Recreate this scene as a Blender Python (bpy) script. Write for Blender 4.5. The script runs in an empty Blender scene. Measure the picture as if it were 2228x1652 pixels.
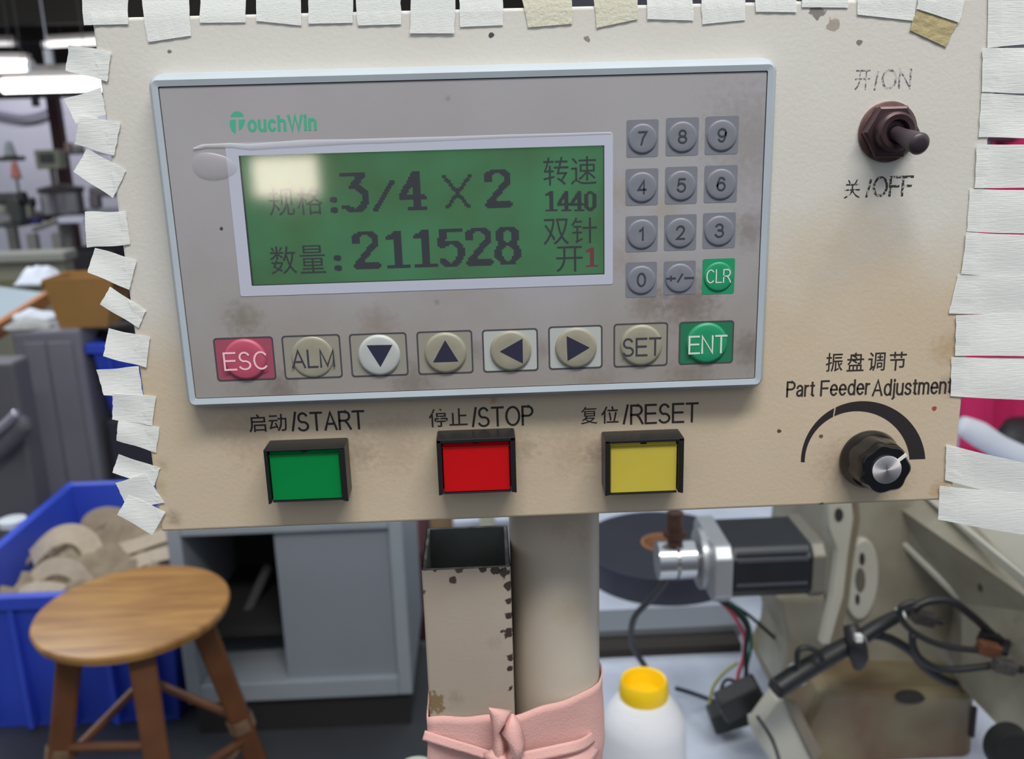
import bpy, bmesh, math, random
from mathutils import Vector, Matrix, noise
random.seed(7)
S = bpy.context.scene
COL = S.collection
# ------------------------------------------------------------------ camera
OZ = 1.272                      # height of the terminal's centre above the floor
F = 2000.0                      # focal length in pixels of the 2228 px wide frame
W0, H0 = 2228.0, 1652.0
CAM = Vector((0.0022, -0.2601, OZ + 0.0281))
PITCH, YAW, ROLL = 0.2592, 0.0305, -0.0282
fwd = Vector((math.sin(YAW)*math.cos(PITCH), math.cos(YAW)*math.cos(PITCH), -math.sin(PITCH)))
r0 = Vector((math.cos(YAW), -math.sin(YAW), 0)); u0 = r0.cross(fwd)
RT = r0*math.cos(ROLL) + u0*math.sin(ROLL); UP = RT.cross(fwd)
cd = bpy.data.cameras.new('camera'); cam = bpy.data.objects.new('camera', cd); COL.objects.link(cam)
cam.matrix_world = Matrix(((RT.x, UP.x, -fwd.x, CAM.x), (RT.y, UP.y, -fwd.y, CAM.y), (RT.z, UP.z, -fwd.z, CAM.z), (0, 0, 0, 1)))
cd.sensor_fit = 'HORIZONTAL'; cd.sensor_width = 36.0; cd.lens = F/W0*36.0
cd.clip_start = 0.01; cd.clip_end = 100
cd.dof.use_dof = True; cd.dof.focus_distance = 0.262; cd.dof.aperture_fstop = cd.lens/1.7
S.camera = cam
# ------------------------------------------------------------------ world, lights, exposure
w = bpy.data.worlds.new('world'); S.world = w; w.use_nodes = True
w.node_tree.nodes['Background'].inputs[0].default_value = (0.86, 0.93, 1.0, 1)
w.node_tree.nodes['Background'].inputs[1].default_value = 0.66
def area(name, loc, target, sx, sy, power, col):
    l = bpy.data.lights.new(name, 'AREA'); l.shape = 'RECTANGLE'; l.size = sx; l.size_y = sy; l.energy = power; l.color = col
    o = bpy.data.objects.new(name, l); COL.objects.link(o); o.location = loc
    o.rotation_euler = (Vector(target)-Vector(loc)).to_track_quat('-Z', 'Y').to_euler()
    return o
area('ceiling_light_row', (0.25, -0.75, 2.75), (0.05, 0.0, OZ), 1.3, 0.25, 35.0, (1.0, 0.965, 0.90))
area('fill_light_left', (-2.2, 3.2, 3.1), (-1.6, 3.6, 0.5), 2.4, 0.3, 60.0, (0.92, 0.96, 1.0))  # added fill light for the left background, out of view
area('fill_light_far_wall', (-5.0, 10.3, 3.0), (-5.2, 12.0, 1.2), 3.0, 0.3, 75.0, (0.92, 0.94, 1.0))  # added fill light that brightens the far wall, out of view
vs = S.view_settings
vs.view_transform = 'Standard'; vs.look = 'None'; vs.exposure = 0.0; vs.gamma = 1.0; vs.use_curve_mapping = False

# ------------------------------------------------------------------ helpers
def ray(u, v): return fwd + RT*((u-W0/2)/F) + UP*((H0/2-v)/F)
def P(u, v, y=0.0):                       # where the sight line through a pixel meets the vertical plane at depth y
    d = ray(u, v); return CAM + d*((y-CAM.y)/d.y)
def PZ(u, v, z=0.0):                      # ... and the horizontal plane at height z
    d = ray(u, v); return CAM + d*((z-CAM.z)/d.z)
def lin(c):
    return tuple(((x/255.0)/12.92 if x/255.0 <= 0.04045 else ((x/255.0+0.055)/1.055)**2.4) for x in c)
MATS = {}
def mat(name, rgb, rough=0.6, metal=0.0, var=0.0, scale=30.0, bump=0.0, bscale=200.0, emit=None, trans=0.0, coat=0.0, rgb2=None, stretch=None, alpha=1.0):
    if name in MATS: return MATS[name]
    m = bpy.data.materials.new(name); m.use_nodes = True; nt = m.node_tree; N = nt.nodes; L = nt.links
    b = N['Principled BSDF']
    c = lin(rgb); b.inputs['Base Color'].default_value = (*c, 1)
    b.inputs['Roughness'].default_value = rough; b.inputs['Metallic'].default_value = metal
    if coat: b.inputs['Coat Weight'].default_value = coat
    if alpha < 1: b.inputs['Alpha'].default_value = alpha
    tc = N.new('ShaderNodeTexCoord'); mp = N.new('ShaderNodeMapping'); L.new(tc.outputs['Object'], mp.inputs[0])
    if stretch: mp.inputs['Scale'].default_value = stretch
    if var or rgb2:
        nz = N.new('ShaderNodeTexNoise'); nz.inputs['Scale'].default_value = scale; nz.inputs['Detail'].default_value = 5
        L.new(mp.outputs[0], nz.inputs['Vector'])
        cr = N.new('ShaderNodeValToRGB'); cr.color_ramp.elements[0].position = 0.32; cr.color_ramp.elements[1].position = 0.68
        c2 = lin(rgb2) if rgb2 else tuple(max(0, x*(1-var)) for x in c)
        cr.color_ramp.elements[0].color = (*c2, 1); cr.color_ramp.elements[1].color = (*c, 1)
        L.new(nz.outputs['Fac'], cr.inputs[0]); L.new(cr.outputs[0], b.inputs['Base Color'])
    if bump:
        n2 = N.new('ShaderNodeTexNoise'); n2.inputs['Scale'].default_value = bscale; n2.inputs['Detail'].default_value = 3
        L.new(mp.outputs[0], n2.inputs['Vector'])
        bp = N.new('ShaderNodeBump'); bp.inputs['Strength'].default_value = bump; bp.inputs['Distance'].default_value = 0.001
        L.new(n2.outputs['Fac'], bp.inputs['Height']); L.new(bp.outputs[0], b.inputs['Normal'])
    if emit:
        b.inputs['Emission Color'].default_value = (*c, 1); b.inputs['Emission Strength'].default_value = emit
    if trans:
        tr = N.new('ShaderNodeBsdfTranslucent'); tr.inputs[0].default_value = (*c, 1)
        mx = N.new('ShaderNodeMixShader'); mx.inputs[0].default_value = trans
        L.new(b.outputs[0], mx.inputs[1]); L.new(tr.outputs[0], mx.inputs[2]); L.new(mx.outputs[0], N['Material Output'].inputs[0])
    MATS[name] = m; return m

def tag(o, label=None, cat=None, group=None, kind=None):
    if label: o['label'] = label
    if cat: o['category'] = cat
    if group: o['group'] = group
    if kind: o['kind'] = kind
    return o
def thing(name, loc, label, cat, group=None):
    o = bpy.data.objects.new(name, None); o.empty_display_size = 0.02; o.location = loc; COL.objects.link(o)
    return tag(o, label, cat, group)
def wloc(o):
    l = Vector(o.location)
    while o.parent: o = o.parent; l += Vector(o.location)
    return l
class MB:
    """collects shapes in world coordinates, then links them as one mesh object"""
    def __init__(s): s.v = []; s.f = []
    def add(s, vs, fs):
        k = len(s.v); s.v += [Vector(p) for p in vs]; s.f += [tuple(i+k for i in f) for f in fs]; return s
    def prism(s, a, b):                    # two matching loops
        n = len(a); s.add(list(a)+list(b), [tuple(range(n))[::-1], tuple(range(n, 2*n))] + [(i, (i+1) % n, n+(i+1) % n, n+i) for i in range(n)]); return s
    def loops(s, ls, cap0=True, cap1=True, closed=True):
        n = len(ls[0]); fs = []
        for k in range(len(ls)-1):
            for i in range(n if closed else n-1):
                j = (i+1) % n; fs.append((k*n+i, k*n+j, (k+1)*n+j, (k+1)*n+i))
        if cap0: fs.append(tuple(range(n))[::-1])
        if cap1: fs.append(tuple(range((len(ls)-1)*n, len(ls)*n)))
        return s.add([p for l in ls for p in l], fs)
    def box(s, x0, x1, y0, y1, z0, z1):
        a = [(x0, y0, z0), (x1, y0, z0), (x1, y0, z1), (x0, y0, z1)]; b = [(x, y1, z) for x, y, z in a]; return s.prism(a, b)
    def obb(s, c, ax, ay, az):             # centre and three half-axis vectors
        c = Vector(c); q = lambda i, j, k: c+ax*i+ay*j+az*k
        return s.prism([q(-1, -1, -1), q(1, -1, -1), q(1, -1, 1), q(-1, -1, 1)], [q(-1, 1, -1), q(1, 1, -1), q(1, 1, 1), q(-1, 1, 1)])
    def cyl(s, a, b, ra, rb=None, n=24, cap=True):
        a = Vector(a); b = Vector(b); rb = ra if rb is None else rb; d = (b-a).normalized()
        t = d.orthogonal().normalized(); q = d.cross(t)
        ring = lambda c, r: [c + t*(r*math.cos(2*math.pi*i/n)) + q*(r*math.sin(2*math.pi*i/n)) for i in range(n)]
        return s.loops([ring(a, ra), ring(b, rb)], cap, cap)
    def lathe(s, base, axis, prof, n=32, cap0=True, cap1=True, fn=None):   # prof: (along, radius)
        base = Vector(base); d = Vector(axis).normalized(); t = d.orthogonal().normalized()
        if abs(d.y) > 0.8: t = Vector((1, 0, 0)); t = (t-d*t.dot(d)).normalized()
        q = d.cross(t)
        ls = []
        for h, r in prof:
            ls.append([base + d*h + (t*math.cos(2*math.pi*i/n) + q*math.sin(2*math.pi*i/n))*(r*(fn(2*math.pi*i/n, h) if fn else 1)) for i in range(n)])
        return s.loops(ls, cap0, cap1)
    def tube(s, pts, r, n=8, sub=6, flat=None, cap=True):   # smooth sweep; flat=(normal, half width, half thickness)
        pts = [Vector(p) for p in pts]; out = []; rs = r if isinstance(r, (list, tuple)) else [r]*len(pts); ro = []
        m = len(pts)
        for i in range(m-1):
            p0 = pts[max(i-1, 0)]; p1 = pts[i]; p2 = pts[i+1]; p3 = pts[min(i+2, m-1)]
            for k in range(sub):
                t = k/sub
                out.append(0.5*((2*p1) + (p2-p0)*t + (2*p0-5*p1+4*p2-p3)*t*t + (3*p1-p0-3*p2+p3)*t*t*t)); ro.append(rs[i]*(1-t)+rs[i+1]*t)
        out.append(pts[-1]); ro.append(rs[-1])
        d = (out[1]-out[0]).normalized(); nr = Vector(flat[0]) if flat else d.orthogonal()
        ls = []
        for i, p in enumerate(out):
            d = (out[min(i+1, len(out)-1)]-out[max(i-1, 0)]).normalized()
            nr = (nr - d*nr.dot(d)).normalized(); b = d.cross(nr)
            if flat:
                hw, ht = flat[1], flat[2]
                ls.append([p+b*x*hw+nr*z*ht for x, z in ((-1, -1), (-.5, -1), (0, -1), (.5, -1), (1, -1), (1, 1), (.5, 1), (0, 1), (-.5, 1), (-1, 1))])
            else:
                ls.append([p + (nr*math.cos(2*math.pi*k/n)+b*math.sin(2*math.pi*k/n))*ro[i] for k in range(n)])
        return s.loops(ls, cap, cap)
    def build(s, name, m, parent=None, smooth=False, bevel=0.0, seg=2, label=None, kind=None, solid=0.0):
        if not s.v: return None
        lo = Vector((min(p.x for p in s.v), min(p.y for p in s.v), min(p.z for p in s.v)))
        hi = Vector((max(p.x for p in s.v), max(p.y for p in s.v), max(p.z for p in s.v)))
        c = (lo+hi)/2
        if parent is None: c.z = lo.z
        me = bpy.data.meshes.new(name); me.from_pydata([tuple(p-c) for p in s.v], [], s.f)
        bm = bmesh.new(); bm.from_mesh(me); bmesh.ops.recalc_face_normals(bm, faces=bm.faces); bm.to_mesh(me); bm.free()
        if smooth:
            me.shade_smooth()
            if smooth != 'full': me.set_sharp_from_angle(angle=math.radians(38))
        o = bpy.data.objects.new(name, me); COL.objects.link(o)
        if parent: o.parent = parent; o.location = c - wloc(parent)
        else: o.location = c
        if isinstance(m, (list, tuple)):
            for q in m: me.materials.append(q)
        else: me.materials.append(m)
        if solid:
            md = o.modifiers.new('solid', 'SOLIDIFY'); md.thickness = solid; md.offset = 0
        if bevel:
            md = o.modifiers.new('bevel', 'BEVEL'); md.width = bevel; md.segments = seg; md.limit_method = 'ANGLE'; md.angle_limit = math.radians(40)
        if label: o['label'] = label
        if kind: o['kind'] = kind
        return o
def pbox(uL, vT, uR, vB, y):               # a pixel rectangle on the plane y -> centre x, z, width, height
    uc, vc = (uL+uR)/2, (vT+vB)/2; c = P(uc, vc, y)
    return c.x, c.z, (P(uR, vc, y)-P(uL, vc, y)).length, (P(uc, vT, y)-P(uc, vB, y)).length
def rr(cx, cz, w_, h_, r, y, n=5):
    out = []
    for sx, sz, a0 in ((1, 1, 0), (-1, 1, 90), (-1, -1, 180), (1, -1, 270)):
        for i in range(n+1):
            a = math.radians(a0+90*i/n); out.append(Vector((cx+sx*(w_/2-r)+r*math.cos(a), y, cz+sz*(h_/2-r)+r*math.sin(a))))
    return out
def text(s, px, y, m, parent, name='lettering', label=None, off=0.0, ext=0.00003, shear=0.0, sp=1.0):
    cu = bpy.data.curves.new('t', 'FONT'); cu.body = s; cu.size = 1; cu.offset = off; cu.resolution_u = 4; cu.space_character = sp
    o = bpy.data.objects.new('t', cu); COL.objects.link(o)
    dg = bpy.context.evaluated_depsgraph_get(); me = bpy.data.meshes.new_from_object(o.evaluated_get(dg)); bpy.data.objects.remove(o)
    xs = [v.co.x for v in me.vertices]; ys = [v.co.y for v in me.vertices]
    x0, x1, y0, y1 = min(xs), max(xs), min(ys), max(ys)
    cx, cz, w_, h_ = pbox(*px, y)
    mb = MB(); mb.add([(cx+((v.co.x-x0)/(x1-x0)-.5)*w_, y-ext, cz+((v.co.y-y0)/(y1-y0)-.5)*h_) for v in me.vertices], [tuple(p.vertices) for p in me.polygons])
    bpy.data.meshes.remove(me)
    return mb.build(name, m, parent, label=label)

# grotesque capitals, small letters and figures drawn as strokes (x right, y up, capital height 1)
def _arc(cx, cy, rx, ry, a0, a1, n=14): return [(cx+rx*math.cos(math.radians(a0+(a1-a0)*i/n)), cy+ry*math.sin(math.radians(a0+(a1-a0)*i/n))) for i in range(n+1)]
_S = _arc(.30, .735, .25, .265, 28, 270, 16)[:-1] + _arc(.30, .245, .29, .245, 90, -155, 16)
GL = {'A': (.68, [[(0, 0), (.34, 1), (.68, 0)], [(.12, .33), (.56, .33)]]), 'C': (.70, [_arc(.38, .5, .36, .5, 45, 315, 24)]),
 'E': (.58, [[(.58, 1), (0, 1), (0, 0), (.60, 0)], [(0, .53), (.55, .53)]]), 'F': (.54, [[(.56, 1), (0, 1), (0, 0)], [(0, .50), (.48, .50)]]), 'L': (.5, [[(0, 1), (0, 0), (.5, 0)]]),
 'M': (.72, [[(0, 0), (0, 1), (.36, .05), (.72, 1), (.72, 0)]]), 'N': (.62, [[(0, 0), (0, 1), (.62, 0), (.62, 1)]]), 'O': (.76, [_arc(.38, .5, .38, .5, 90, 450, 32)]),
 'P': (.58, [[(0, 0), (0, 1), (.32, 1)]+_arc(.32, .745, .26, .255, 90, -90, 12)+[(0, .49)]]), 'R': (.64, [[(0, 0), (0, 1), (.36, 1)]+_arc(.36, .745, .25, .255, 90, -90, 12)+[(0, .49)], [(.34, .48), (.48, .32), (.66, 0)]]),
 'S': (.60, [_S]), 'T': (.64, [[(0, 1), (.64, 1)], [(.32, 1), (.32, 0)]]), 'W': (.96, [[(0, 1), (.25, 0), (.48, 1), (.72, 0), (.96, 1)]]),
 'a': (.46, [_arc(.23, .52, .20, .21, 165, 0, 10)+[(.43, 0)], [(.43, .42), (.2, .38)]+_arc(.19, .19, .17, .18, 100, 300, 10)+[(.43, .2)]]), 'c': (.46, [_arc(.24, .36, .23, .36, 45, 315, 18)]),
 'd': (.48, [[(.47, 1), (.47, 0)], _arc(.24, .36, .23, .36, 0, 360, 22)]), 'e': (.48, [[(.01, .38), (.48, .38)]+_arc(.245, .36, .235, .36, 4, 318, 20)]), 'h': (.46, [[(0, 1), (0, 0)], [(0, .42)]+_arc(.22, .47, .22, .25, 170, 0, 10)+[(.44, 0)]]),
 'i': (.03, [[(0, .72), (0, 0)], [(0, .96), (0, 1.0)]]), 'j': (.08, [[(.06, .72), (.06, -.14)]+_arc(-.02, -.14, .08, .12, 0, -90, 5), [(.06, .9), (.06, 1.0)]]), 'm': (.74, [[(0, .72), (0, 0)], _arc(.18, .5, .18, .22, 170, 0, 8)+[(.36, 0)], _arc(.54, .5, .18, .22, 170, 0, 8)+[(.72, 0)]]),
 'n': (.44, [[(0, .72), (0, 0)], _arc(.21, .48, .21, .24, 170, 0, 10)+[(.42, 0)]]), 'o': (.50, [_arc(.25, .36, .25, .36, 90, 450, 24)]), 'r': (.26, [[(0, .72), (0, 0)], [(0, .45)]+_arc(.2, .48, .19, .22, 160, 80, 5)]),
 's': (.42, [[(.40, .56)]+_arc(.21, .55, .18, .17, 30, 250, 10)+_arc(.21, .18, .2, .18, 70, -160, 10)]), 't': (.24, [[(.11, .92), (.11, .12)]+_arc(.2, .12, .09, .12, 180, 280, 5), [(0, .7), (.24, .7)]]), 'u': (.44, [[(0, .72), (0, .25)]+_arc(.21, .24, .21, .24, 180, 350, 10), [(.43, .72), (.43, 0)]]),
 '/': (.28, [[(0, -.02), (.28, 1.02)]]), '0': (.5, [_arc(.25, .5, .25, .5, 90, 450, 28)]), '1': (.3, [[(0, .76), (.12, .84), (.24, 1), (.24, 0)]]), '2': (.5, [_arc(.25, .72, .24, .28, 170, -20, 12)+[(.3, .32), (.0, 0), (.51, 0)]]),
 '3': (.5, [_arc(.24, .745, .22, .255, 155, -80, 12)+[(.18, .53)], [(.2, .53)]+_arc(.245, .27, .255, .27, 80, -160, 14)]), '4': (.54, [[(.40, 0), (.40, 1), (0, .28), (.54, .28)]]), '5': (.5, [[(.47, 1), (.1, 1), (.03, .5)]+_arc(.24, .33, .26, .33, 125, -155, 16)]),
 '6': (.5, [_arc(.27, .73, .22, .27, 25, 120, 6)+_arc(.28, .42, .27, .42, 150, 180, 3)+_arc(.265, .31, .245, .31, 190, 540, 22)]), '7': (.5, [[(0, 1), (.5, 1), (.28, .55), (.16, 0)]]), '8': (.5, [_arc(.25, .755, .21, .245, 90, 450, 22), _arc(.25, .26, .25, .26, 90, 450, 22)]),
 '9': (.5, [_arc(.235, .27, .22, .27, 205, 300, 6)+_arc(.22, .58, .27, .42, -30, 0, 3)+_arc(.245, .69, .245, .31, 10, 360, 22)]), '+': (.56, [[(0, .45), (.56, .45)], [(.28, .73), (.28, .17)]]), '-': (.56, [[(0, .45), (.56, .45)]])}
def strokes(txt, px, y, m, parent, t=7.0, gap=.20, name='lettering', label=None, ext=.00003, slant=0.0):
    x = 0; pl = []
    for ch in txt:
        if ch == ' ': x += .3; continue
        w_, st = GL[ch]
        for p in st: pl.append([(a+x+slant*b_, b_) for a, b_ in p])
        x += w_+gap
    cx, cz, W_, H_ = pbox(*px, y); tw = t*.26/F
    xs = [a for p in pl for a, b_ in p]; zs = [b_ for p in pl for a, b_ in p]; ax, bx_, az, bz_ = min(xs), max(xs), min(zs), max(zs)
    mb = MB()
    for p in pl:
        q = [Vector((cx-W_/2+tw/2+(a-ax)/max(1e-6, bx_-ax)*(W_-tw), cz-H_/2+tw/2+(b_-az)/(bz_-az)*(H_-tw))) if bx_ > ax else Vector((cx, cz-H_/2+(b_-az)/(bz_-az)*H_)) for a, b_ in p]
        cl = (q[0]-q[-1]).length < 1e-6; n = len(q); L1, R1 = [], []
        for i in range(n):
            a = q[i-1] if i else (q[-2] if cl else None); b_ = q[i+1] if i < n-1 else (q[1] if cl else None)
            d1 = (q[i]-a).normalized() if a is not None else None; d2 = (b_-q[i]).normalized() if b_ is not None else None
            d1 = d1 or d2; d2 = d2 or d1; n1 = Vector((-d1.y, d1.x)); n2 = Vector((-d2.y, d2.x)); mi = n1+n2
            mi = mi.normalized() if mi.length > .1 else n1; k = tw/2/max(.45, mi.dot(n1)); c_ = q[i]
            if a is None: c_ = c_-d2*tw*.45
            if b_ is None: c_ = c_+d1*tw*.45
            L1.append(c_+mi*k); R1.append(c_-mi*k)
        mb.add([(v.x, y-ext-3e-6*pl.index(p), v.y) for v in L1+R1], [(i, i+1, n+i+1, n+i) for i in range(n-1)])
    return mb.build(name, m, parent, label=label)

# ------------------------------------------------------------------ materials
def stained(name, top, low, zb, slope, spots, rough=0.45, bump=0.15, amount=0.12, bscale=900):
    """painted metal with yellowed lower area and irregular spots of dirt and painted shade; spots: (point, radius, rgb, strength)"""
    m = bpy.data.materials.new(name); m.use_nodes = True; nt = m.node_tree; N = nt.nodes; L = nt.links; b = N['Principled BSDF']
    b.inputs['Roughness'].default_value = rough
    g = N.new('ShaderNodeNewGeometry'); sx = N.new('ShaderNodeSeparateXYZ'); L.new(g.outputs['Position'], sx.inputs[0])
    nz = N.new('ShaderNodeTexNoise'); nz.inputs['Scale'].default_value = 28; nz.inputs['Detail'].default_value = 6; L.new(g.outputs['Position'], nz.inputs['Vector'])
    nf = N.new('ShaderNodeTexNoise'); nf.inputs['Scale'].default_value = 520; nf.inputs['Detail'].default_value = 4; L.new(g.outputs['Position'], nf.inputs['Vector'])
    def math_(op, a, b_=None, c=None):
        n = N.new('ShaderNodeMath'); n.operation = op
        for i, x in enumerate((a, b_, c)):
            if x is None: continue
            if isinstance(x, (int, float)): n.inputs[i].default_value = x
            else: L.new(x, n.inputs[i])
        return n.outputs[0]
    # yellowing: z below a sloping, wavering line
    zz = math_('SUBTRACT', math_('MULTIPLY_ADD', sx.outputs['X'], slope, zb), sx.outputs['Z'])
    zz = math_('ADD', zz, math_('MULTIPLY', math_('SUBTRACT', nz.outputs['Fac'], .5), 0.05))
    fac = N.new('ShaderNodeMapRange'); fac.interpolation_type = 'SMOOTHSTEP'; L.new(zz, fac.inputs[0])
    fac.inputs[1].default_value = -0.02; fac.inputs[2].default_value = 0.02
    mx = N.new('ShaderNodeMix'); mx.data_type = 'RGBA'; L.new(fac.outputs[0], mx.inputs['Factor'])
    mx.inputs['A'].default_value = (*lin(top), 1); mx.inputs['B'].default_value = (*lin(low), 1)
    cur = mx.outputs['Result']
    # cloudy variation
    m2 = N.new('ShaderNodeMix'); m2.data_type = 'RGBA'; m2.blend_type = 'MULTIPLY'
    L.new(math_('MULTIPLY', math_('SMOOTH_MIN', nz.outputs['Fac'], 1.0, 0.1), amount*2), m2.inputs['Factor']); L.new(cur, m2.inputs['A']); m2.inputs['B'].default_value = (0.62, 0.55, 0.42, 1); cur = m2.outputs['Result']
    for p, r, rgb, st in spots:
        vd = N.new('ShaderNodeVectorMath'); vd.operation = 'DISTANCE'; L.new(g.outputs['Position'], vd.inputs[0]); vd.inputs[1].default_value = tuple(p)
        d = math_('ADD', math_('DIVIDE', vd.outputs['Value'], r), math_('MULTIPLY', math_('SUBTRACT', nf.outputs['Fac'], .5), 2.4 if st > .6 else 1.2))
        mr = N.new('ShaderNodeMapRange'); mr.interpolation_type = 'SMOOTHSTEP'; L.new(d, mr.inputs[0])
        hard = st > .6
        mr.inputs[1].default_value = 0.75 if hard else 0.0; mr.inputs[2].default_value = 1.05 if hard else 1.0
        mr.inputs[3].default_value = min(st, .95); mr.inputs[4].default_value = 0.0
        ms = N.new('ShaderNodeMix'); ms.data_type = 'RGBA'; L.new(mr.outputs[0], ms.inputs['Factor']); L.new(cur, ms.inputs['A']); ms.inputs['B'].default_value = (*lin(rgb), 1); cur = ms.outputs['Result']
    L.new(cur, b.inputs['Base Color'])
    if bump:
        nb = N.new('ShaderNodeTexNoise'); nb.inputs['Scale'].default_value = bscale; nb.inputs['Detail'].default_value = 2; L.new(g.outputs['Position'], nb.inputs['Vector'])
        bp = N.new('ShaderNodeBump'); bp.inputs['Strength'].default_value = bump; bp.inputs['Distance'].default_value = 0.0004
        L.new(nb.outputs['Fac'], bp.inputs['Height']); L.new(bp.outputs[0], b.inputs['Normal'])
    return m
def worn_ink(name, rgb, keep, scale=900, soft=.04):
    """printed ink rubbed away in patches"""
    m = bpy.data.materials.new(name); m.use_nodes = True; nt = m.node_tree; N = nt.nodes; L = nt.links; b = N['Principled BSDF']
    b.inputs['Base Color'].default_value = (*lin(rgb), 1); b.inputs['Roughness'].default_value = .6
    g = N.new('ShaderNodeNewGeometry'); nz = N.new('ShaderNodeTexNoise'); nz.inputs['Scale'].default_value = scale; nz.inputs['Detail'].default_value = 6
    L.new(g.outputs['Position'], nz.inputs['Vector'])
    mr = N.new('ShaderNodeMapRange'); L.new(nz.outputs['Fac'], mr.inputs[0]); mr.inputs[1].default_value = keep-soft; mr.inputs[2].default_value = keep+soft
    mr.inputs[3].default_value = 1.0; mr.inputs[4].default_value = 0.12
    L.new(mr.outputs[0], b.inputs['Alpha']); return m
def clear_film(name, tint=(235, 240, 245), haze=0.12, rough=0.08, refl=0.06, fk=1.0):
    m = bpy.data.materials.new(name); m.use_nodes = True; nt = m.node_tree; N = nt.nodes; L = nt.links
    N.remove(N['Principled BSDF'])
    tr = N.new('ShaderNodeBsdfTransparent'); gl = N.new('ShaderNodeBsdfGlossy'); gl.inputs['Roughness'].default_value = rough
    df = N.new('ShaderNodeBsdfDiffuse'); df.inputs[0].default_value = (*lin(tint), 1)
    fr = N.new('ShaderNodeFresnel'); fr.inputs[0].default_value = 1.5
    a = N.new('ShaderNodeMixShader'); a.inputs[0].default_value = haze; L.new(tr.outputs[0], a.inputs[1]); L.new(df.outputs[0], a.inputs[2])
    ad = N.new('ShaderNodeMath'); ad.operation = 'MULTIPLY_ADD'; L.new(fr.outputs[0], ad.inputs[0]); ad.inputs[1].default_value = fk; ad.inputs[2].default_value = refl
    c = N.new('ShaderNodeMixShader'); L.new(ad.outputs[0], c.inputs[0]); L.new(a.outputs[0], c.inputs[1]); L.new(gl.outputs[0], c.inputs[2])
    L.new(c.outputs[0], N['Material Output'].inputs[0]); return m

BLACK = mat('black_plastic', (28, 28, 30), .38)
DARK = mat('dark_recess', (12, 12, 13), .8)
INK = mat('black_ink', (45, 38, 38), .7)
INKW = worn_ink('rubbed_black_ink', (50, 44, 44), .62)
INKOFF = worn_ink('rubbed_off_ink', (52, 48, 50), .54, 1200)
INKON = worn_ink('mostly_rubbed_away_ink', (110, 108, 112), .47, 1400, .06)

# ------------------------------------------------------------------ setting
FLOOR = mat('floor_paint', (74, 77, 82), .55, var=.35, scale=3, bump=.1, bscale=60)
MB().box(-9, 9, -7, 13, -.1, 0).build('floor', FLOOR, kind='structure')
WALL = mat('wall_paint', (186, 184, 196), .9, var=.1, scale=1.5)
MB().box(-9, 9, 12, 12.2, 0, 3.4).build('wall_back', WALL, kind='structure')
MB().box(-9, 9, 5.5, 12.2, 3.4, 3.5).build('ceiling', mat('ceiling_boards', (104, 100, 114), .9, var=.3, scale=2), kind='structure')
# rear wall with an added glowing pane, placed to give the display its bright patch
YR = -6.0
def refl(u, v):                                            # where the mirror ray of the display meets the rear wall
    d = ray(u, v); p = P(u, v, 0.0); d = Vector((d.x, -d.y, d.z)); return p + d*((YR-p.y)/d.y)
ra, rb = refl(534, 338), refl(700, 432)
wx0, wx1, wz0, wz1 = min(ra.x, rb.x), max(ra.x, rb.x), min(ra.z, rb.z), max(ra.z, rb.z)
wl = MB(); wl.box(-9, wx0, YR-.2, YR, 0, 2.6).box(wx1, 9, YR-.2, YR, 0, 2.6).box(wx0, wx1, YR-.2, YR, 0, wz0).box(wx0, wx1, YR-.2, YR, wz1, 2.6)
wl.build('wall_rear', WALL, kind='structure')
pane = MB().box(wx0, wx1, YR-.15, YR-.13, wz0, wz1).build('reflection_pane', mat('glow_pane', (255, 240, 225), .3, emit=7.0), kind='structure')
fr_ = MB(); t_ = .02
fr_.box(wx0, wx1, YR-.1, YR-.02, wz0, wz0+t_).box(wx0, wx1, YR-.1, YR-.02, wz1-t_, wz1).box(wx0, wx0+t_, YR-.1, YR-.02, wz0+t_, wz1-t_).box(wx1-t_, wx1, YR-.1, YR-.02, wz0+t_, wz1-t_)
fr_.build('reflection_pane_frame', mat('white_gloss', (215, 218, 220), .4), pane)

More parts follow.
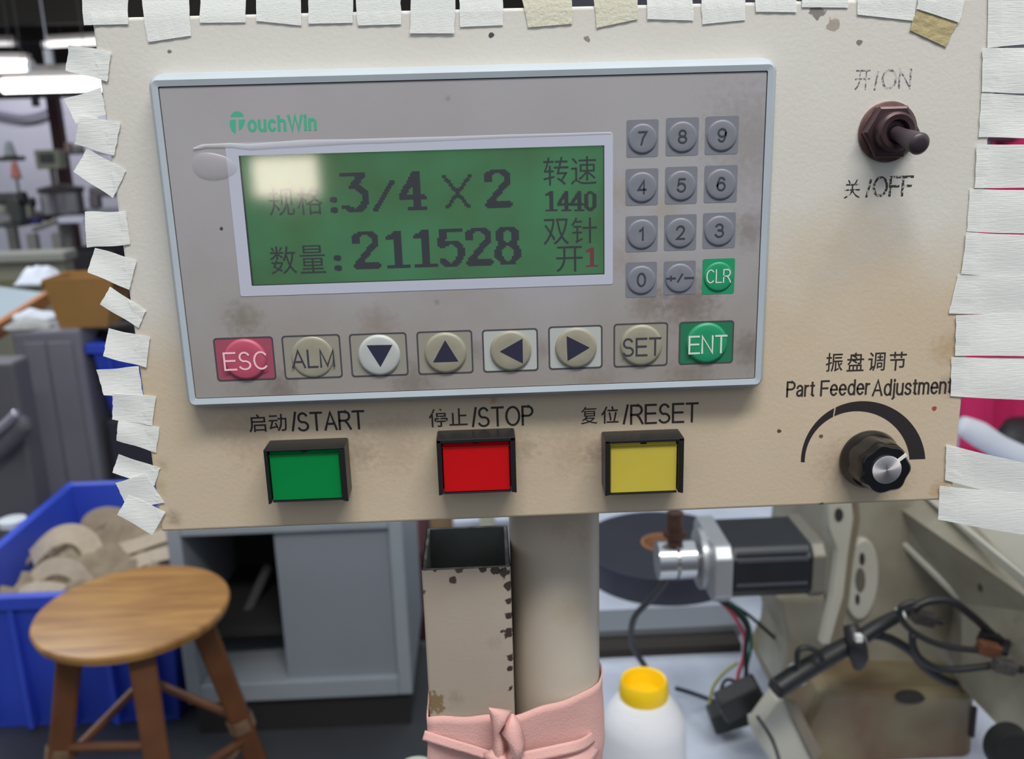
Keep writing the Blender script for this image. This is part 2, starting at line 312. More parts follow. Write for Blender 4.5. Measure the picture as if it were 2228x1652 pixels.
# ------------------------------------------------------------------ the cream control box
YP = 0.006                                   # front face of the box; the terminal's overlay lies at y = 0
c_tl, c_tr, c_br, c_bl = P(203, 33, YP), P(2172, -3, YP), P(2080, 1096, YP), P(345, 1150, YP)
X0 = (c_tl.x+c_bl.x)/2; X1 = (c_tr.x+c_br.x)/2; Z1 = (c_tl.z+c_tr.z)/2; Z0 = (c_bl.z+c_br.z)/2
def sp(u, v, rpx, rgb, st): return (P(u, v, YP), rpx*.26/2000, rgb, st)
spots = [sp(378, 1128, 30, (128, 112, 86), .55), sp(352, 1012, 26, (165, 150, 115), .5), sp(345, 1060, 30, (165, 150, 110), .5), sp(2045, 1065, 34, (165, 120, 70), .5),
         sp(2060, 840, 40, (120, 100, 90), .4), sp(2040, 1110, 60, (170, 130, 70), .35), sp(2062, 760, 60, (165, 130, 85), .45), sp(1778, 24, 16, (100, 92, 85), .8), sp(1810, 55, 14, (140, 125, 110), .7),
         sp(1870, 92, 6, (110, 105, 100), .9), sp(1069, 77, 6, (50, 50, 50), .95), sp(1075, 870, 16, (165, 95, 60), .5), sp(1695, 938, 6, (70, 55, 50), .95), sp(1787, 950, 5, (80, 65, 60), .9),
         sp(2033, 891, 6, (150, 70, 60), .95), sp(1785, 1100, 8, (120, 90, 60), .9), sp(550, 950, 110, (150, 125, 105), .35), sp(860, 970, 110, (140, 115, 100), .3), sp(1250, 980, 110, (145, 120, 105), .3),
         sp(780, 985, 60, (110, 88, 78), .3), sp(1140, 975, 50, (110, 88, 78), .3), sp(1290, 985, 40, (110, 88, 78), .3), sp(1830, 1010, 90, (140, 115, 95), .35), sp(368, 112, 5, (110, 95, 90), .9),
         sp(1277, 85, 7, (110, 100, 90), .8), sp(1955, 1050, 50, (150, 125, 95), .3)]
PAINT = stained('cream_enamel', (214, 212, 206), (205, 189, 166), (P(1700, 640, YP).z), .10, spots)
box = thing('control_box', ((X0+X1)/2, .03, Z0), 'wide cream enamelled control box with yellowed stains, carrying terminal, buttons, switch and knob', 'control box')
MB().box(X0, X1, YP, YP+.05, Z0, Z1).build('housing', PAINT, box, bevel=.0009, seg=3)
L_ = lambda s, px, m=INK, **k: text(s, px, YP, m, box, **k)
L_('启动', (541, 901, 624, 940), INK, off=.008)
ST = lambda s_, px, m=INK, t=5.3, **k: strokes(s_, px, YP, m, box, t, **k)
ST('/', (633, 896, 646, 939)); ST('START', (647, 895, 794, 937))
L_('停止', (933, 889, 1017, 929), INKW, off=.008)
ST('/', (1026, 886, 1038, 930)); ST('STOP', (1040, 884, 1161, 928))
L_('复', (1264, 885, 1300, 923), INK, off=.003)
L_('位', (1308, 884, 1346, 922), INK, off=.008)
ST('/', (1355, 880, 1368, 924)); ST('RESET', (1371, 878, 1520, 922))
L_('开', (1860, 152, 1894, 196), INKON, label='almost rubbed-away character above the toggle switch')
ST('/', (1902, 155, 1911, 197), INKON, 4)
ST('ON', (1918, 150, 1983, 194), INKON, 5, label='almost rubbed-away word ON above the toggle switch')
L_('关', (1837, 391, 1872, 432), INKOFF)
ST('/', (1884, 390, 1896, 430), INKOFF, 5)
ST('OFF', (1899, 383, 1987, 428), INKOFF, 5.5)
for i, ch in enumerate('振盘调节'):
    L_(ch, (1797+46*i, 768-i*.8, 1834+46*i, 809-i*.8), INK, off=.008)
for s_, a_, b_, v0_, v1_ in (('Part', 1711, 1773, 829, 864), ('Feeder', 1785, 1893, 826, 861), ('Adjustment', 1898, 2072, 823, 868)):
    ST(s_, (a_, v0_, b_, v1_), INK, 4.7, gap=.2)
# tapering dial scale: crescent between two circles, with a scratched gap
def crescent(a0, a1, n):
    o, q = [], []
    for i in range(n+1):
        a = math.radians(a0+(a1-a0)*i/n)
        o.append(P(1878+135.5*math.cos(a), 1006-133*math.sin(a), YP-.00004)); q.append(P(1865+114*math.cos(a), 1006-111*math.sin(a), YP-.00004))
    return o, q
mb = MB()
for a0, a1 in ((180, 117.5), (116, 3)):
    o_, q_ = crescent(a0, a1, 40); n_ = len(o_)
    mb.add(o_+q_, [(i, i+1, n_+i+1, n_+i) for i in range(n_-1)])
mb.build('dial_scale', mat('scale_ink', (40, 34, 36), .6), box, label='black tapering arc printed round the knob')

# ------------------------------------------------------------------ masking tape tabs round the edge
TAPE = mat('white_cloth_tape', (246, 248, 246), .85, trans=.30, bump=.18, bscale=900, stretch=(.25, 1, 3))
TAPEV = mat('white_cloth_tape_upright', (246, 248, 246), .85, trans=.30, bump=.18, bscale=900, stretch=(1, 1, 3))
TAPEY = mat('cream_cloth_tape', (234, 232, 214), .85, trans=.3, bump=.35, bscale=900)
TAPEO = mat('old_yellow_tape', (186, 172, 128), .6, var=.2, scale=150, bump=.4, bscale=500)
def tape(q, lv, label, m=TAPE, side='l', group=None, wav=.00012, curl=.10, seed=0):
    q = [P(a, b, YP) for a, b in q]                            # TL TR BR BL
    nx, nz = 14, 8; rnd = random.Random(seed*13+5)
    vs_, fs = [], []
    ph = [rnd.uniform(0, 6) for _ in range(4)]
    for j in range(nz+1):
        for i in range(nx+1):
            s, t = i/nx, j/nz
            p = (q[0]*(1-s)+q[1]*s)*(1-t) + (q[3]*(1-s)+q[2]*s)*t
            e = wav*math.sin(s*7+ph[0])*(1 if t in (0, 1) else .5)
            if side in 'lr': p.z += e
            else: p.x += wav*math.sin(t*7+ph[1])
            if i in (0, nx): p.x += rnd.uniform(-.00012, .00012)
            d = max(0, X0-p.x, p.x-X1, p.z-Z1)
            y = YP-.00012-.00016*lv
            if d > 0: y += curl*.25*d + .0003*min(1, d/.006)*math.sin(t*3.0+ph[3])
            else: y -= .00012*abs(math.sin(s*9+ph[1])*math.sin(t*5+ph[2]))
            p.y = y; vs_.append(p)
    for j in range(nz):
        for i in range(nx):
            a = j*(nx+1)+i; fs.append((a, a+1, a+nx+2, a+nx+1))
    mb = MB(); mb.add(vs_, fs)
    o = mb.build('tape_tab', m, solid=.00006)
    return tag(o, label, 'tape', group)
left = [
 ([(151, 98), (243, 112), (235, 177), (142, 153)], 2, 'topmost tape tab on the left edge, beside the glowing tubes'),
 ([(138, 216), (221, 191), (231, 250), (166, 270)], 1, 'tape tab slanting down leftwards just below the glowing tube'),
 ([(176, 251), (264, 266), (250, 339), (163, 314)], 2, 'tape tab beside the top left corner of the grey terminal, overlapping the one above'),
 ([(189, 323), (276, 371), (247, 431), (161, 374)], 1, 'steeply tilted tape tab on the left edge in front of the dark steel pot'),
 ([(184, 461), (275, 460), (284, 532), (189, 539)], 1, 'nearly level tape tab on the left edge just below the yellow-edged work table'),
 ([(206, 539), (299, 565), (283, 630), (191, 592)], 2, 'tape tab on the left edge just above the brown cardboard box'),
 ([(240, 624), (319, 675), (302, 713), (219, 662)], 1, 'small steep tape tab over the right edge of the cardboard box'),
 ([(236, 715), (328, 733), (319, 799), (226, 775)], 2, 'tape tab over the rim of the farther blue crate'),
 ([(209, 806), (302, 797), (312, 860), (226, 861)], 1, 'tape tab with a curved left end over the body of the farther blue crate'),
 ([(246, 855), (340, 861), (332, 925), (244, 913)], 2, 'tape tab covering the bottom of the farther blue crate'),
 ([(258, 913), (348, 928), (340, 984), (254, 958)], 1, 'tape tab directly under the farther blue crate, overlapped from above'),
 ([(258, 989), (349, 1018), (337, 1056), (244, 1029)], 1, 'tape tab beside the brown stain above the nearer blue crate'),
 ([(252, 1050), (318, 1030), (358, 1092), (280, 1112)], 2, 'tape tab with a notched left side over the rim of the nearer blue crate'),
 ([(280, 1076), (362, 1112), (333, 1162), (257, 1118)], 3, 'lowest tape tab on the left edge, hanging over the bottom corner'),
]
for k, (q, lv, lb) in enumerate(left): tape(q, lv, 'white '+lb, side='l', group='tape tabs along the left edge', seed=k)
TY = -70
top = [
 ([(172, TY), (280, TY), (280, 53), (184, 55)], 'leftmost of the upright tape strips on the top edge', TAPEV),
 ([(300, TY), (410, TY), (415, 78), (322, 92)], 'second upright tape strip from the left on the top edge, reaching low', TAPEV),
 ([(432, TY), (533, TY), (535, 49), (437, 50)], 'upright tape strip between the second and fourth from the left on the top edge', TAPEV),
 ([(558, TY), (656, TY), (655, 56), (558, 46)], 'fourth upright tape strip from the left on the top edge', TAPEV),
 ([(668, TY), (768, TY), (768, 50), (672, 52)], 'upright tape strip with a hairline gap to its right on the top edge', TAPEV),
 ([(774, TY), (873, TY), (873, 53), (778, 56)], 'upright tape strip left of the longest bright one on the top edge', TAPEV),
 ([(893, TY), (990, TY), (989, 73), (893, 73)], 'longest and brightest upright tape strip on the top edge', TAPEV),
 ([(996, TY), (1092, TY), (1094, 55), (1001, 59)], 'upright tape strip right of the longest bright one on the top edge', TAPEV),
 ([(1118, TY), (1242, TY), (1245, 52), (1150, 60)], 'cream upright tape strip above the middle of the terminal', TAPEY),
 ([(1288, TY), (1386, TY), (1387, 42), (1297, 61)], 'cream slant-ended upright tape strip, right of the other cream one', TAPEY),
 ([(1408, TY), (1505, TY), (1508, 45), (1407, 42)], 'upright tape strip just right of the slant-ended cream one', TAPEV),
 ([(1527, TY), (1623, TY), (1620, 44), (1527, 53)], 'upright tape strip above the number keys 8 and 9', TAPEV),
 ([(1635, TY), (1731, TY), (1731, 27), (1643, 26)], 'upright tape strip above the top right corner of the terminal', TAPEV),
 ([(1745, TY), (1846, TY), (1845, 17), (1745, 16)], 'short upright tape strip above the scuffed paint', TAPEV),
 ([(1862, TY), (1992, TY), (1990, 46), (1865, 32)], 'wide upright tape strip left of the tilted yellowed tape', TAPEV),
 ([(2006, TY), (2115, TY), (2084, 50), (1992, 20)], 'tilted white tape strip stuck over the old yellowed tape', TAPEV),
]
for k, (q, lb, m) in enumerate(top): tape(q, (3 if k == 15 else (2 if k == 6 else 1)), 'white '+lb if m is TAPEV else lb, m, side='t', group='upright tape strips along the top edge', curl=.05, seed=40+k)
tape([(1995, 20), (2082, 50), (2056, 103), (1977, 66)], 1, 'old yellowed tape scrap peeling near the top right corner', TAPEO, side='o', seed=77)
RX = 2345
right = [
 ([(2149, -40), (RX, -40), (RX, 88), (2147, 104)], 'topmost long tape strip on the right edge'),
 ([(2136, 106), (RX, 100), (RX, 205), (2134, 201)], 'long tape strip level with the faded ON lettering'),
 ([(2134, 204), (RX, 212), (RX, 302), (2128, 299)], 'long tape strip level with the top of the toggle switch'),
 ([(2123, 313), (RX, 318), (RX, 410), (2119, 408)], 'long tape strip level with the OFF lettering'),
 ([(2109, 410), (RX, 418), (RX, 513), (2103, 503)], 'long tape strip just below the level of the OFF lettering'),
 ([(2101, 505), (RX, 516), (RX, 606), (2090, 596)], 'long tape strip level with the start of the yellowed paint'),
 ([(2083, 597), (RX, 603), (RX, 682), (2063, 683)], 'long tape strip with a slanted inner end on the right edge'),
 ([(2079, 686), (RX, 678), (RX, 773), (2076, 774)], 'long tape strip directly above the level of the Chinese feeder lettering'),
 ([(2069, 776), (RX, 783), (RX, 878), (2067, 861)], 'long tape strip covering the end of the feeder lettering'),
 ([(2057, 966), (RX, 1035), (RX, 1120), (2055, 1044)], 'long tape strip level with the black knob, curving downwards'),
 ([(2043, 1057), (RX, 1085), (RX, 1185), (2040, 1130)], 'lowest long tape strip on the right edge, over the bottom corner'),
]
for k, (q, lb) in enumerate(right): tape(q, 1+(k % 2), 'white '+lb, side='r', group='long tape strips along the right edge', curl=.03, seed=80+k)

# ------------------------------------------------------------------ operator terminal
OW, OH = .164, .0866
term = thing('operator_terminal', (0, 0, OZ-OH/2-.003), 'grey operator terminal with green display, number keys and a row of function keys', 'control panel')
BEZ = mat('pale_blue_grey_plastic', (178, 188, 197), .42, var=.06, scale=60)
mb = MB(); z_ = OZ
ls = [rr(0, z_, OW, OH, .0004, .0012), rr(0, z_, OW, OH, .0004, -.0003), rr(0, z_, OW+.0030, OH+.0032, .0014, -.0006), rr(0, z_, OW+.0058, OH+.0064, .0034, .0016), rr(0, z_, OW+.0066, OH+.0076, .0038, YP)]
mb.loops(ls, False, False); mb.build('bezel', BEZ, term, smooth=True)
def spo(u, v, rpx, rgb, st): return (P(u, v, 0), rpx*.26/2000, rgb, st)
ospots = [spo(1500, 655, 95, (95, 78, 66), .55), spo(1410, 660, 60, (105, 88, 72), .45), spo(530, 695, 60, (110, 105, 88), .55), spo(610, 845, 55, (90, 78, 66), .5), spo(900, 835, 80, (100, 88, 78), .45),  # brown grime round the keys, with dark shadows there painted in
          spo(1630, 760, 60, (95, 80, 74), .5), spo(1640, 300, 160, (128, 120, 116), .45), spo(1500, 830, 90, (105, 92, 80), .45), spo(820, 705, 60, (125, 105, 88), .4), spo(1300, 850, 90, (115, 98, 82), .35),
          spo(482, 498, 4, (60, 60, 60), .95), spo(950, 658, 9, (110, 106, 102), .5), spo(1350, 420, 60, (150, 138, 118), .4), spo(1450, 455, 60, (150, 140, 110), .35), spo(1350, 560, 60, (140, 128, 108), .35),
          spo(560, 850, 110, (120, 118, 110), .35), spo(1630, 500, 60, (112, 98, 92), .5), spo(975, 215, 9, (120, 115, 120), .45), spo(1030, 760, 40, (110, 98, 90), .35), spo(1180, 760, 40, (110, 98, 90), .35)]
OVER = stained('grey_membrane', (170, 169, 175), (158, 153, 151), P(1000, 660, 0).z, 0, ospots, rough=.35, bump=.05, amount=.22)
sx0, sz0, sw, sh = 0, 0, 0, 0
lcd = [P(521, 338, 0), P(1315, 317, 0), P(1315, 598, 0), P(546, 622, 0)]
lx0 = (lcd[0].x+lcd[3].x)/2; lx1 = (lcd[1].x+lcd[2].x)/2; lz1 = (lcd[0].z+lcd[1].z)/2; lz0 = (lcd[2].z+lcd[3].z)/2
frm = [P(492, 311, 0), P(1336, 289, 0), P(1331, 620, 0), P(521, 644, 0)]
fx0 = (frm[0].x+frm[3].x)/2; fx1 = (frm[1].x+frm[2].x)/2; fz1 = (frm[0].z+frm[1].z)/2; fz0 = (frm[2].z+frm[3].z)/2
g_ = .00022
mb = MB(); mb.loops([rr(0, OZ, OW-2*g_, OH-2*g_, .0004, .0008), rr(0, OZ, OW-2*g_, OH-2*g_, .0004, 0), rr((fx0+fx1)/2, (OZ*0+(fz0+fz1)/2), fx1-fx0, fz1-fz0, .0006, 0), rr((fx0+fx1)/2, (fz0+fz1)/2, fx1-fx0, fz1-fz0, .0006, .001)], False, False)
mb.build('membrane', OVER, term)
MB().box(-OW/2, OW/2, .0028, .0032, OZ-OH/2, OZ+OH/2).build('backing', DARK, term)
FRAME = mat('white_display_border', (186, 190, 206), .35)
mb = MB(); mb.loops([rr((fx0+fx1)/2, (fz0+fz1)/2, fx1-fx0, fz1-fz0, .0006, .0002), rr((fx0+fx1)/2, (fz0+fz1)/2, fx1-fx0, fz1-fz0, .0006, -.0001),
    rr((lx0+lx1)/2, (lz0+lz1)/2, lx1-lx0, lz1-lz0, .0002, -.0001), rr((lx0+lx1)/2, (lz0+lz1)/2, lx1-lx0, lz1-lz0, .0002, .0001)], False, False)
mb.build('display_border', FRAME, term)
mb = MB(); mb.loops([rr((lx0+lx1)/2, (lz0+lz1)/2, lx1-lx0, lz1-lz0, .0002, .0001), rr((lx0+lx1)/2, (lz0+lz1)/2, lx1-lx0, lz1-lz0, .0002, .0023)], False, False)
mb.build('display_recess', mat('dark_green_rim', (38, 42, 36), .6), term)
# backlit green LCD; its green varies slightly at random
m = bpy.data.materials.new('green_lcd'); m.use_nodes = True; nt = m.node_tree; N = nt.nodes; L = nt.links; b = N['Principled BSDF']
tc = N.new('ShaderNodeTexCoord'); nz = N.new('ShaderNodeTexNoise'); nz.inputs['Scale'].default_value = 45; nz.inputs['Detail'].default_value = 3; L.new(tc.outputs['Object'], nz.inputs['Vector'])
cr = N.new('ShaderNodeValToRGB'); cr.color_ramp.elements[0].position = .3; cr.color_ramp.elements[1].position = .7
cr.color_ramp.elements[0].color = (*lin((58, 122, 50)), 1); cr.color_ramp.elements[1].color = (*lin((64, 156, 92)), 1)
L.new(nz.outputs['Fac'], cr.inputs[0]); L.new(cr.outputs[0], b.inputs['Base Color']); L.new(cr.outputs[0], b.inputs['Emission Color']); b.inputs['Emission Strength'].default_value = .36; b.inputs['Roughness'].default_value = .5
YS = .0022
scr = MB().box(lx0, lx1, YS, YS+.0003, lz0, lz1).build('display', m, term, label='green backlit liquid crystal display')
LCDI = mat('lcd_segment', (38, 52, 62), .6); LCDT = mat('lcd_thin_segment', (44, 70, 56), .6); LCDR = mat('lcd_red_tinted_segment', (150, 38, 48), .6, emit=.25)
G = {'1': [[(3, 4), (7, .8), (7, 21)], [(3.2, 21), (11, 21)]], '2': [[(2, 6), (2, 3), (5, .8), (9, .8), (11.5, 3.5), (11.5, 7), (3, 18)], [(2, 20.5), (12, 20.5)], [(2, 19.5), (12, 19.5)]],
     '5': [[(2.6, 1), (11.5, 1)], [(2.6, 1), (2.4, 10)], [(2.6, 9.5), (6, 7.8), (9.5, 8), (11.6, 11), (11.6, 16), (9, 20.6), (5, 20.8), (2.5, 18.5)]],
     '8': [[(5, .9), (9, .9), (11.4, 3.5), (11.4, 7), (9, 10), (5, 10), (2.6, 7), (2.6, 3.5), (5, .9)], [(5, 10), (9, 10), (11.6, 13), (11.6, 17.5), (9, 20.8), (5, 20.8), (2.4, 17.5), (2.4, 13), (5, 10)]],
     '3': [[(1.5, 1), (10.5, 1), (6, 8), (9, 8.6), (11.5, 11.5), (11.5, 16.5), (9, 20.6), (5, 20.8), (2, 18.8)]],
     '4': [[(9, 1), (9, 21)], [(8.6, 1.5), (1.8, 13)], [(1.5, 14.6), (12.4, 14.6)], [(6, 21), (12, 21)]],
     '0': [[(7, .9), (10.8, 4), (11, 11), (10.8, 17.5), (7, 20.8), (3.2, 17.5), (3, 11), (3.2, 4), (7, .9)]],
     '/': [[(12, .5), (1.2, 21)]], 'x': [[(1, 1), (13, 21)], [(13, 1), (1, 21)]], ':': [[(7, 5), (7.01, 5.5)], [(7, 17), (7.01, 17.5)]]}
def pixglyph(ch, px, thick=(2.2, 1.1), nx=14, ny=22, y=YS-.00002):
    cx, cz, w_, h_ = pbox(*px, YS)
    mb = MB(); gx, gz = w_/nx, h_/ny
    for j in range(ny):
        for i in range(nx):
            x, z = i+.5, j+.5; hit = False
            for st in G[ch]:
                for (ax, az), (bx, bz) in zip(st, st[1:]):
                    tx, tz = thick; dx, dz = (bx-ax)/tx, (bz-az)/tz; ex, ez = (x-ax)/tx, (z-az)/tz
                    t = max(0, min(1, (ex*dx+ez*dz)/(dx*dx+dz*dz+1e-9)))
                    if (ex-dx*t)**2+(ez-dz*t)**2 < 1: hit = True
            if hit:
                x0 = cx-w_/2+i*gx; z0 = cz+h_/2-(j+1)*gz
                mb.add([(x0, y, z0), (x0+gx, y, z0), (x0+gx, y, z0+gz), (x0, y, z0+gz)], [(0, 1, 2, 3)])
    return mb
for ch, px in ((':', (708, 425, 745, 466)), ('3', (741, 376, 806, 462)), ('/', (810, 393, 864, 460)), ('4', (868, 373, 928, 458)), ('2', (1054, 369, 1115, 453)),
               (':', (716, 552, 754, 592)), ('2', (767, 504, 828, 586)), ('1', (836, 503, 896, 584)), ('1', (896, 500, 956, 582)), ('5', (952, 498, 1012, 581)), ('2', (1013, 496, 1073, 579)), ('8', (1075, 494, 1134, 576))):
    pixglyph(ch, px, (2.0, 1.2) if ch not in '/:' else ((1.4, 1.4) if ch == '/' else (3.2, 3.4))).build('digit' if ch.isdigit() else 'sign', LCDI, scr)
pixglyph('x', (963, 380, 1037, 453), (1.0, 1.0), 16, 20).build('sign', LCDT, scr)
for i, ch in enumerate('1440'): pixglyph(ch, (1184+28.3*i, 416, 1184+28.3*i+31, 460), (1.9, 1.3), 9*2-4, 22).build('digit', LCDT, scr)
pixglyph('1', (1272, 539, 1304, 581), (2.2, 1.3)).build('digit', LCDR, scr, label='reddish digit one in the bottom right corner')
LCDF = mat('lcd_faint_segment', (52, 92, 70), .6)
for s_, px in (('规', (584, 408, 640, 470)), ('格', (646, 406, 702, 468))): text(s_, px, YS, LCDF, scr, 'character', ext=.00002)
for s_, px in (('数', (588, 536, 645, 597)), ('量', (652, 534, 708, 595)), ('转', (1182, 342, 1237, 404)), ('速', (1242, 340, 1298, 402)),
               ('双', (1182, 476, 1238, 533)), ('针', (1243, 473, 1299, 530)), ('开', (1210, 536, 1268, 592))): text(s_, px, YS, LCDT, scr, 'character', ext=.00002)
# clear window over the display
mb = MB().box(lx0, lx1, .00015, .00035, lz0, lz1); mb.build('display_window', clear_film('display_cover', haze=.03, rough=.06, refl=.03), term)
# bubble of lifted protective film at the display's top left corner
def film():
    mb = MB(); pts = []
    c = P(462, 362, 0); n = 28
    ls = []
    for k, (s, h) in enumerate(((1, 0), (.93, .0002), (.75, .0004), (.5, .0006), (.25, .0007), (.06, .00072))):
        l = []
        for i in range(n):
            a = 2*math.pi*i/n
            u = 462+(50*math.cos(a)+6*math.cos(2*a))*s; v = 362-(30*math.sin(a)-5*math.cos(a))*s
            p = P(u, v, 0); p.y = -.00005-h; l.append(p)
        ls.append(l)
    mb.loops(ls, False, True); return mb
film().build('film_bubble', clear_film('lifted_film', (232, 228, 238), .16, .25, .015, .2), term, smooth='full', label='milky air bubble under the peeling protective film')
mb = MB()
edge = [(420, 322), (440, 314), (500, 311), (540, 314), (600, 309), (660, 304), (760, 303), (860, 300), (980, 297), (1100, 293), (1230, 290), (1330, 287)]
low = [(424, 326), (450, 322), (505, 322), (545, 327), (605, 323), (665, 320), (762, 314), (862, 311), (980, 306), (1100, 300), (1230, 296), (1330, 292)]
up_ = [P(a, b, 0) for a, b in edge]; lo_ = [P(a, b, 0) for a, b in low]; mid_ = [(x+y)/2 for x, y in zip(up_, lo_)]
for i, p in enumerate(mid_): p.y = -.0004 if i < 8 else -.00028
for p in up_+lo_: p.y = -.00015
n_ = len(up_); mb.add(up_+mid_+lo_, [(k*n_+i, k*n_+i+1, (k+1)*n_+i+1, (k+1)*n_+i) for k in (0, 1) for i in range(n_-1)])
mb.build('film_edge', clear_film('film_edge_clear', (244, 244, 250), .35, .12, .02, .3), term, smooth='full', label='glossy lifted edge of the clear film above the display')
# maker's lettering
GREENP = mat('green_print', (70, 172, 138), .5)
strokes('ouchWin', (538, 250, 689, 286), 0, GREENP, term, 5.6, gap=.28, slant=.04)
mb = MB()
def fan(pts, y=-.00003):
    v = [P(a, b, 0) for a, b in pts]
    for p in v: p.y = y
    mb.add(v, [tuple(range(len(v)))])
fan([(516+14*math.cos(math.radians(a))*1.0, 254-12*math.sin(math.radians(a))) for a in range(0, 181, 15)])
fan([(500, 261), (513, 261), (513, 289), (510, 290), (504, 284), (500, 272)]); fan([(519, 261), (533, 260), (532, 267), (527, 279), (520, 284)])
mb.build('logo', GREENP, term, label='green oval T emblem before the lettering')
# keys
KG = mat('grey_key', (124, 127, 137), .45, var=.08, scale=200); KGN = mat('green_key', (34, 146, 102), .4); KGD = mat('dark_green_key', (38, 118, 84), .45)
KR = mat('rose_key', (182, 80, 104), .4); KRD = mat('dark_rose_key', (158, 78, 98), .45); KB = mat('beige_key', (154, 150, 134), .4, var=.1, scale=200); KBL = mat('pale_key', (180, 184, 182), .4); KBG = mat('beige_key_ground', (148, 145, 134), .45)
KLINE = mat('key_outline', (72, 72, 78), .5); KINK = mat('key_ink', (58, 58, 68), .6); KPALE = mat('key_pale_ink', (214, 220, 210), .6); KPINK = mat('key_pink_ink', (244, 196, 206), .6); NAVY = mat('arrow_ink', (38, 38, 62), .6)
def dome(cx, cz, r, h, m, par, rim=True):
    mb = MB(); mb.lathe((cx, 0, cz), (0, -1, 0), [(0, r), (h*.55, r*.97), (h*.85, r*.92), (h, r*.84), (h*.96, r*.5), (h*.94, r*.02)], 40, False, True)
    return mb.build('dome', m, par, smooth='full')
def disp(o, h):                                               # lift a legend onto the dome
    o.location.y -= h
nk = [('7', 1363, 260.5, 1432.5, 342), ('8', 1448.6, 256, 1520, 339), ('9', 1534, 253, 1606.6, 336), ('4', 1361, 367, 1432, 447), ('5', 1447, 363, 1517, 444), ('6', 1532, 360, 1604, 441),
      ('1', 1361, 470, 1431, 548), ('2', 1445, 467, 1515, 545), ('3', 1529, 463, 1600, 540.5), ('0', 1361, 570.5, 1429, 647), ('+/-', 1444, 568, 1513, 641), ('CLR', 1528, 563, 1598, 640)]
HK = .0005
for s_, a, t, b_, q in nk:
    cx, cz, w_, h_ = pbox(a, t, b_, q, 0); g = s_ == 'CLR'
    mb = MB(); mb.loops([rr(cx, cz, w_, h_, .0006, .0), rr(cx, cz, w_, h_, .0006, -.00006)], False, True)
    k = mb.build('key', KGN if g else KG, term, label='green CLR key' if g else ('plus minus key' if s_ == '+/-' else 'number key '+s_))
    dome(cx, cz-.0001, w_*.46, HK, KGN if g else KG, k)
    u, v = (a+b_)/2, (t+q)/2
    if g: px = (u-27, v-16, u+27, v+14)
    elif s_ == '+/-': px = (u-30, v-10, u+31, v+9)
    else: px = (u-10, v-16, u+10, v+15) if s_ != '1' else (u-6, v-15, u+4, v+14)
    o = strokes(s_, px, 0, KPALE if g else KINK, k, 2.6 if g else 3.8, name='legend'); disp(o, HK+.00003)
fk = [('ESC', 468, 734, 598, 828), ('ALM', 616, 729, 743, 824), ('v', 762, 725, 887, 819), ('^', 908, 720, 1029, 814), ('<', 1050, 716, 1171, 809), ('>', 1193.5, 709, 1311, 803), ('SET', 1335, 703, 1453, 798), ('ENT', 1477, 699, 1596, 792)]
fl = {'ESC': 'rose ESC key', 'ALM': 'beige ALM key', 'v': 'down arrow key', '^': 'up arrow key', '<': 'left arrow key', '>': 'right arrow key', 'SET': 'beige SET key', 'ENT': 'green ENT key'}
for s_, a, t, b_, q in fk:
    cx, cz, w_, h_ = pbox(a, t, b_, q, 0)
    gm, dm = {'ESC': (KRD, KR), 'ENT': (KGD, KGN), 'ALM': (KBG, KB), 'SET': (KBG, KB), 'v': (KBG, KBL), '^': (KBG, KB), '<': (KBL, KB), '>': (KBL, KB)}[s_]
    mb = MB(); mb.loops([rr(cx, cz, w_-.0003, h_-.0003, .0008, 0), rr(cx, cz, w_-.0003, h_-.0003, .0008, -.00005)], False, True)
    k = mb.build('key', gm, term, label=fl[s_])
    mb = MB(); lw = .00045
    mb.loops([rr(cx, cz, w_, h_, .001, -.00002), rr(cx, cz, w_, h_, .001, -.00009), rr(cx, cz, w_-2*lw, h_-2*lw, .0007, -.00009), rr(cx, cz, w_-2*lw, h_-2*lw, .0007, -.00002)], False, False)
    mb.build('outline', KLINE, k)
    hk = .0005 if s_ in 'ALM' else .0009
    dome(cx+.0001, cz-.0001, h_*.475, hk, dm, k)
    u, v = (a+b_)/2+2, (t+q)/2+3
    if len(s_) == 3:
        ww = {'ESC': 47, 'ALM': 47, 'SET': 42, 'ENT': 42}[s_]
        o = strokes(s_, (u-ww, v-20, u+ww, v+20), 0, {'ESC': KPINK, 'ENT': KPALE}.get(s_, KINK), k, 4.2, name='legend')
    else:
        r = 28; T = {'v': [(-28, -22), (28, -23), (2, 25)], '^': [(-28, 20), (27, 18), (-2, -28)], '<': [(-25, 1), (24, -27), (25, 27)], '>': [(-22, -26), (-20, 28), (28, -1)]}[s_]
        mb = MB(); vv = [P(u+x, v+y2-3, 0) for x, y2 in T]
        mb.add(vv, [(0, 1, 2)]); o = mb.build('legend', NAVY, k)
    disp(o, hk+.00003)

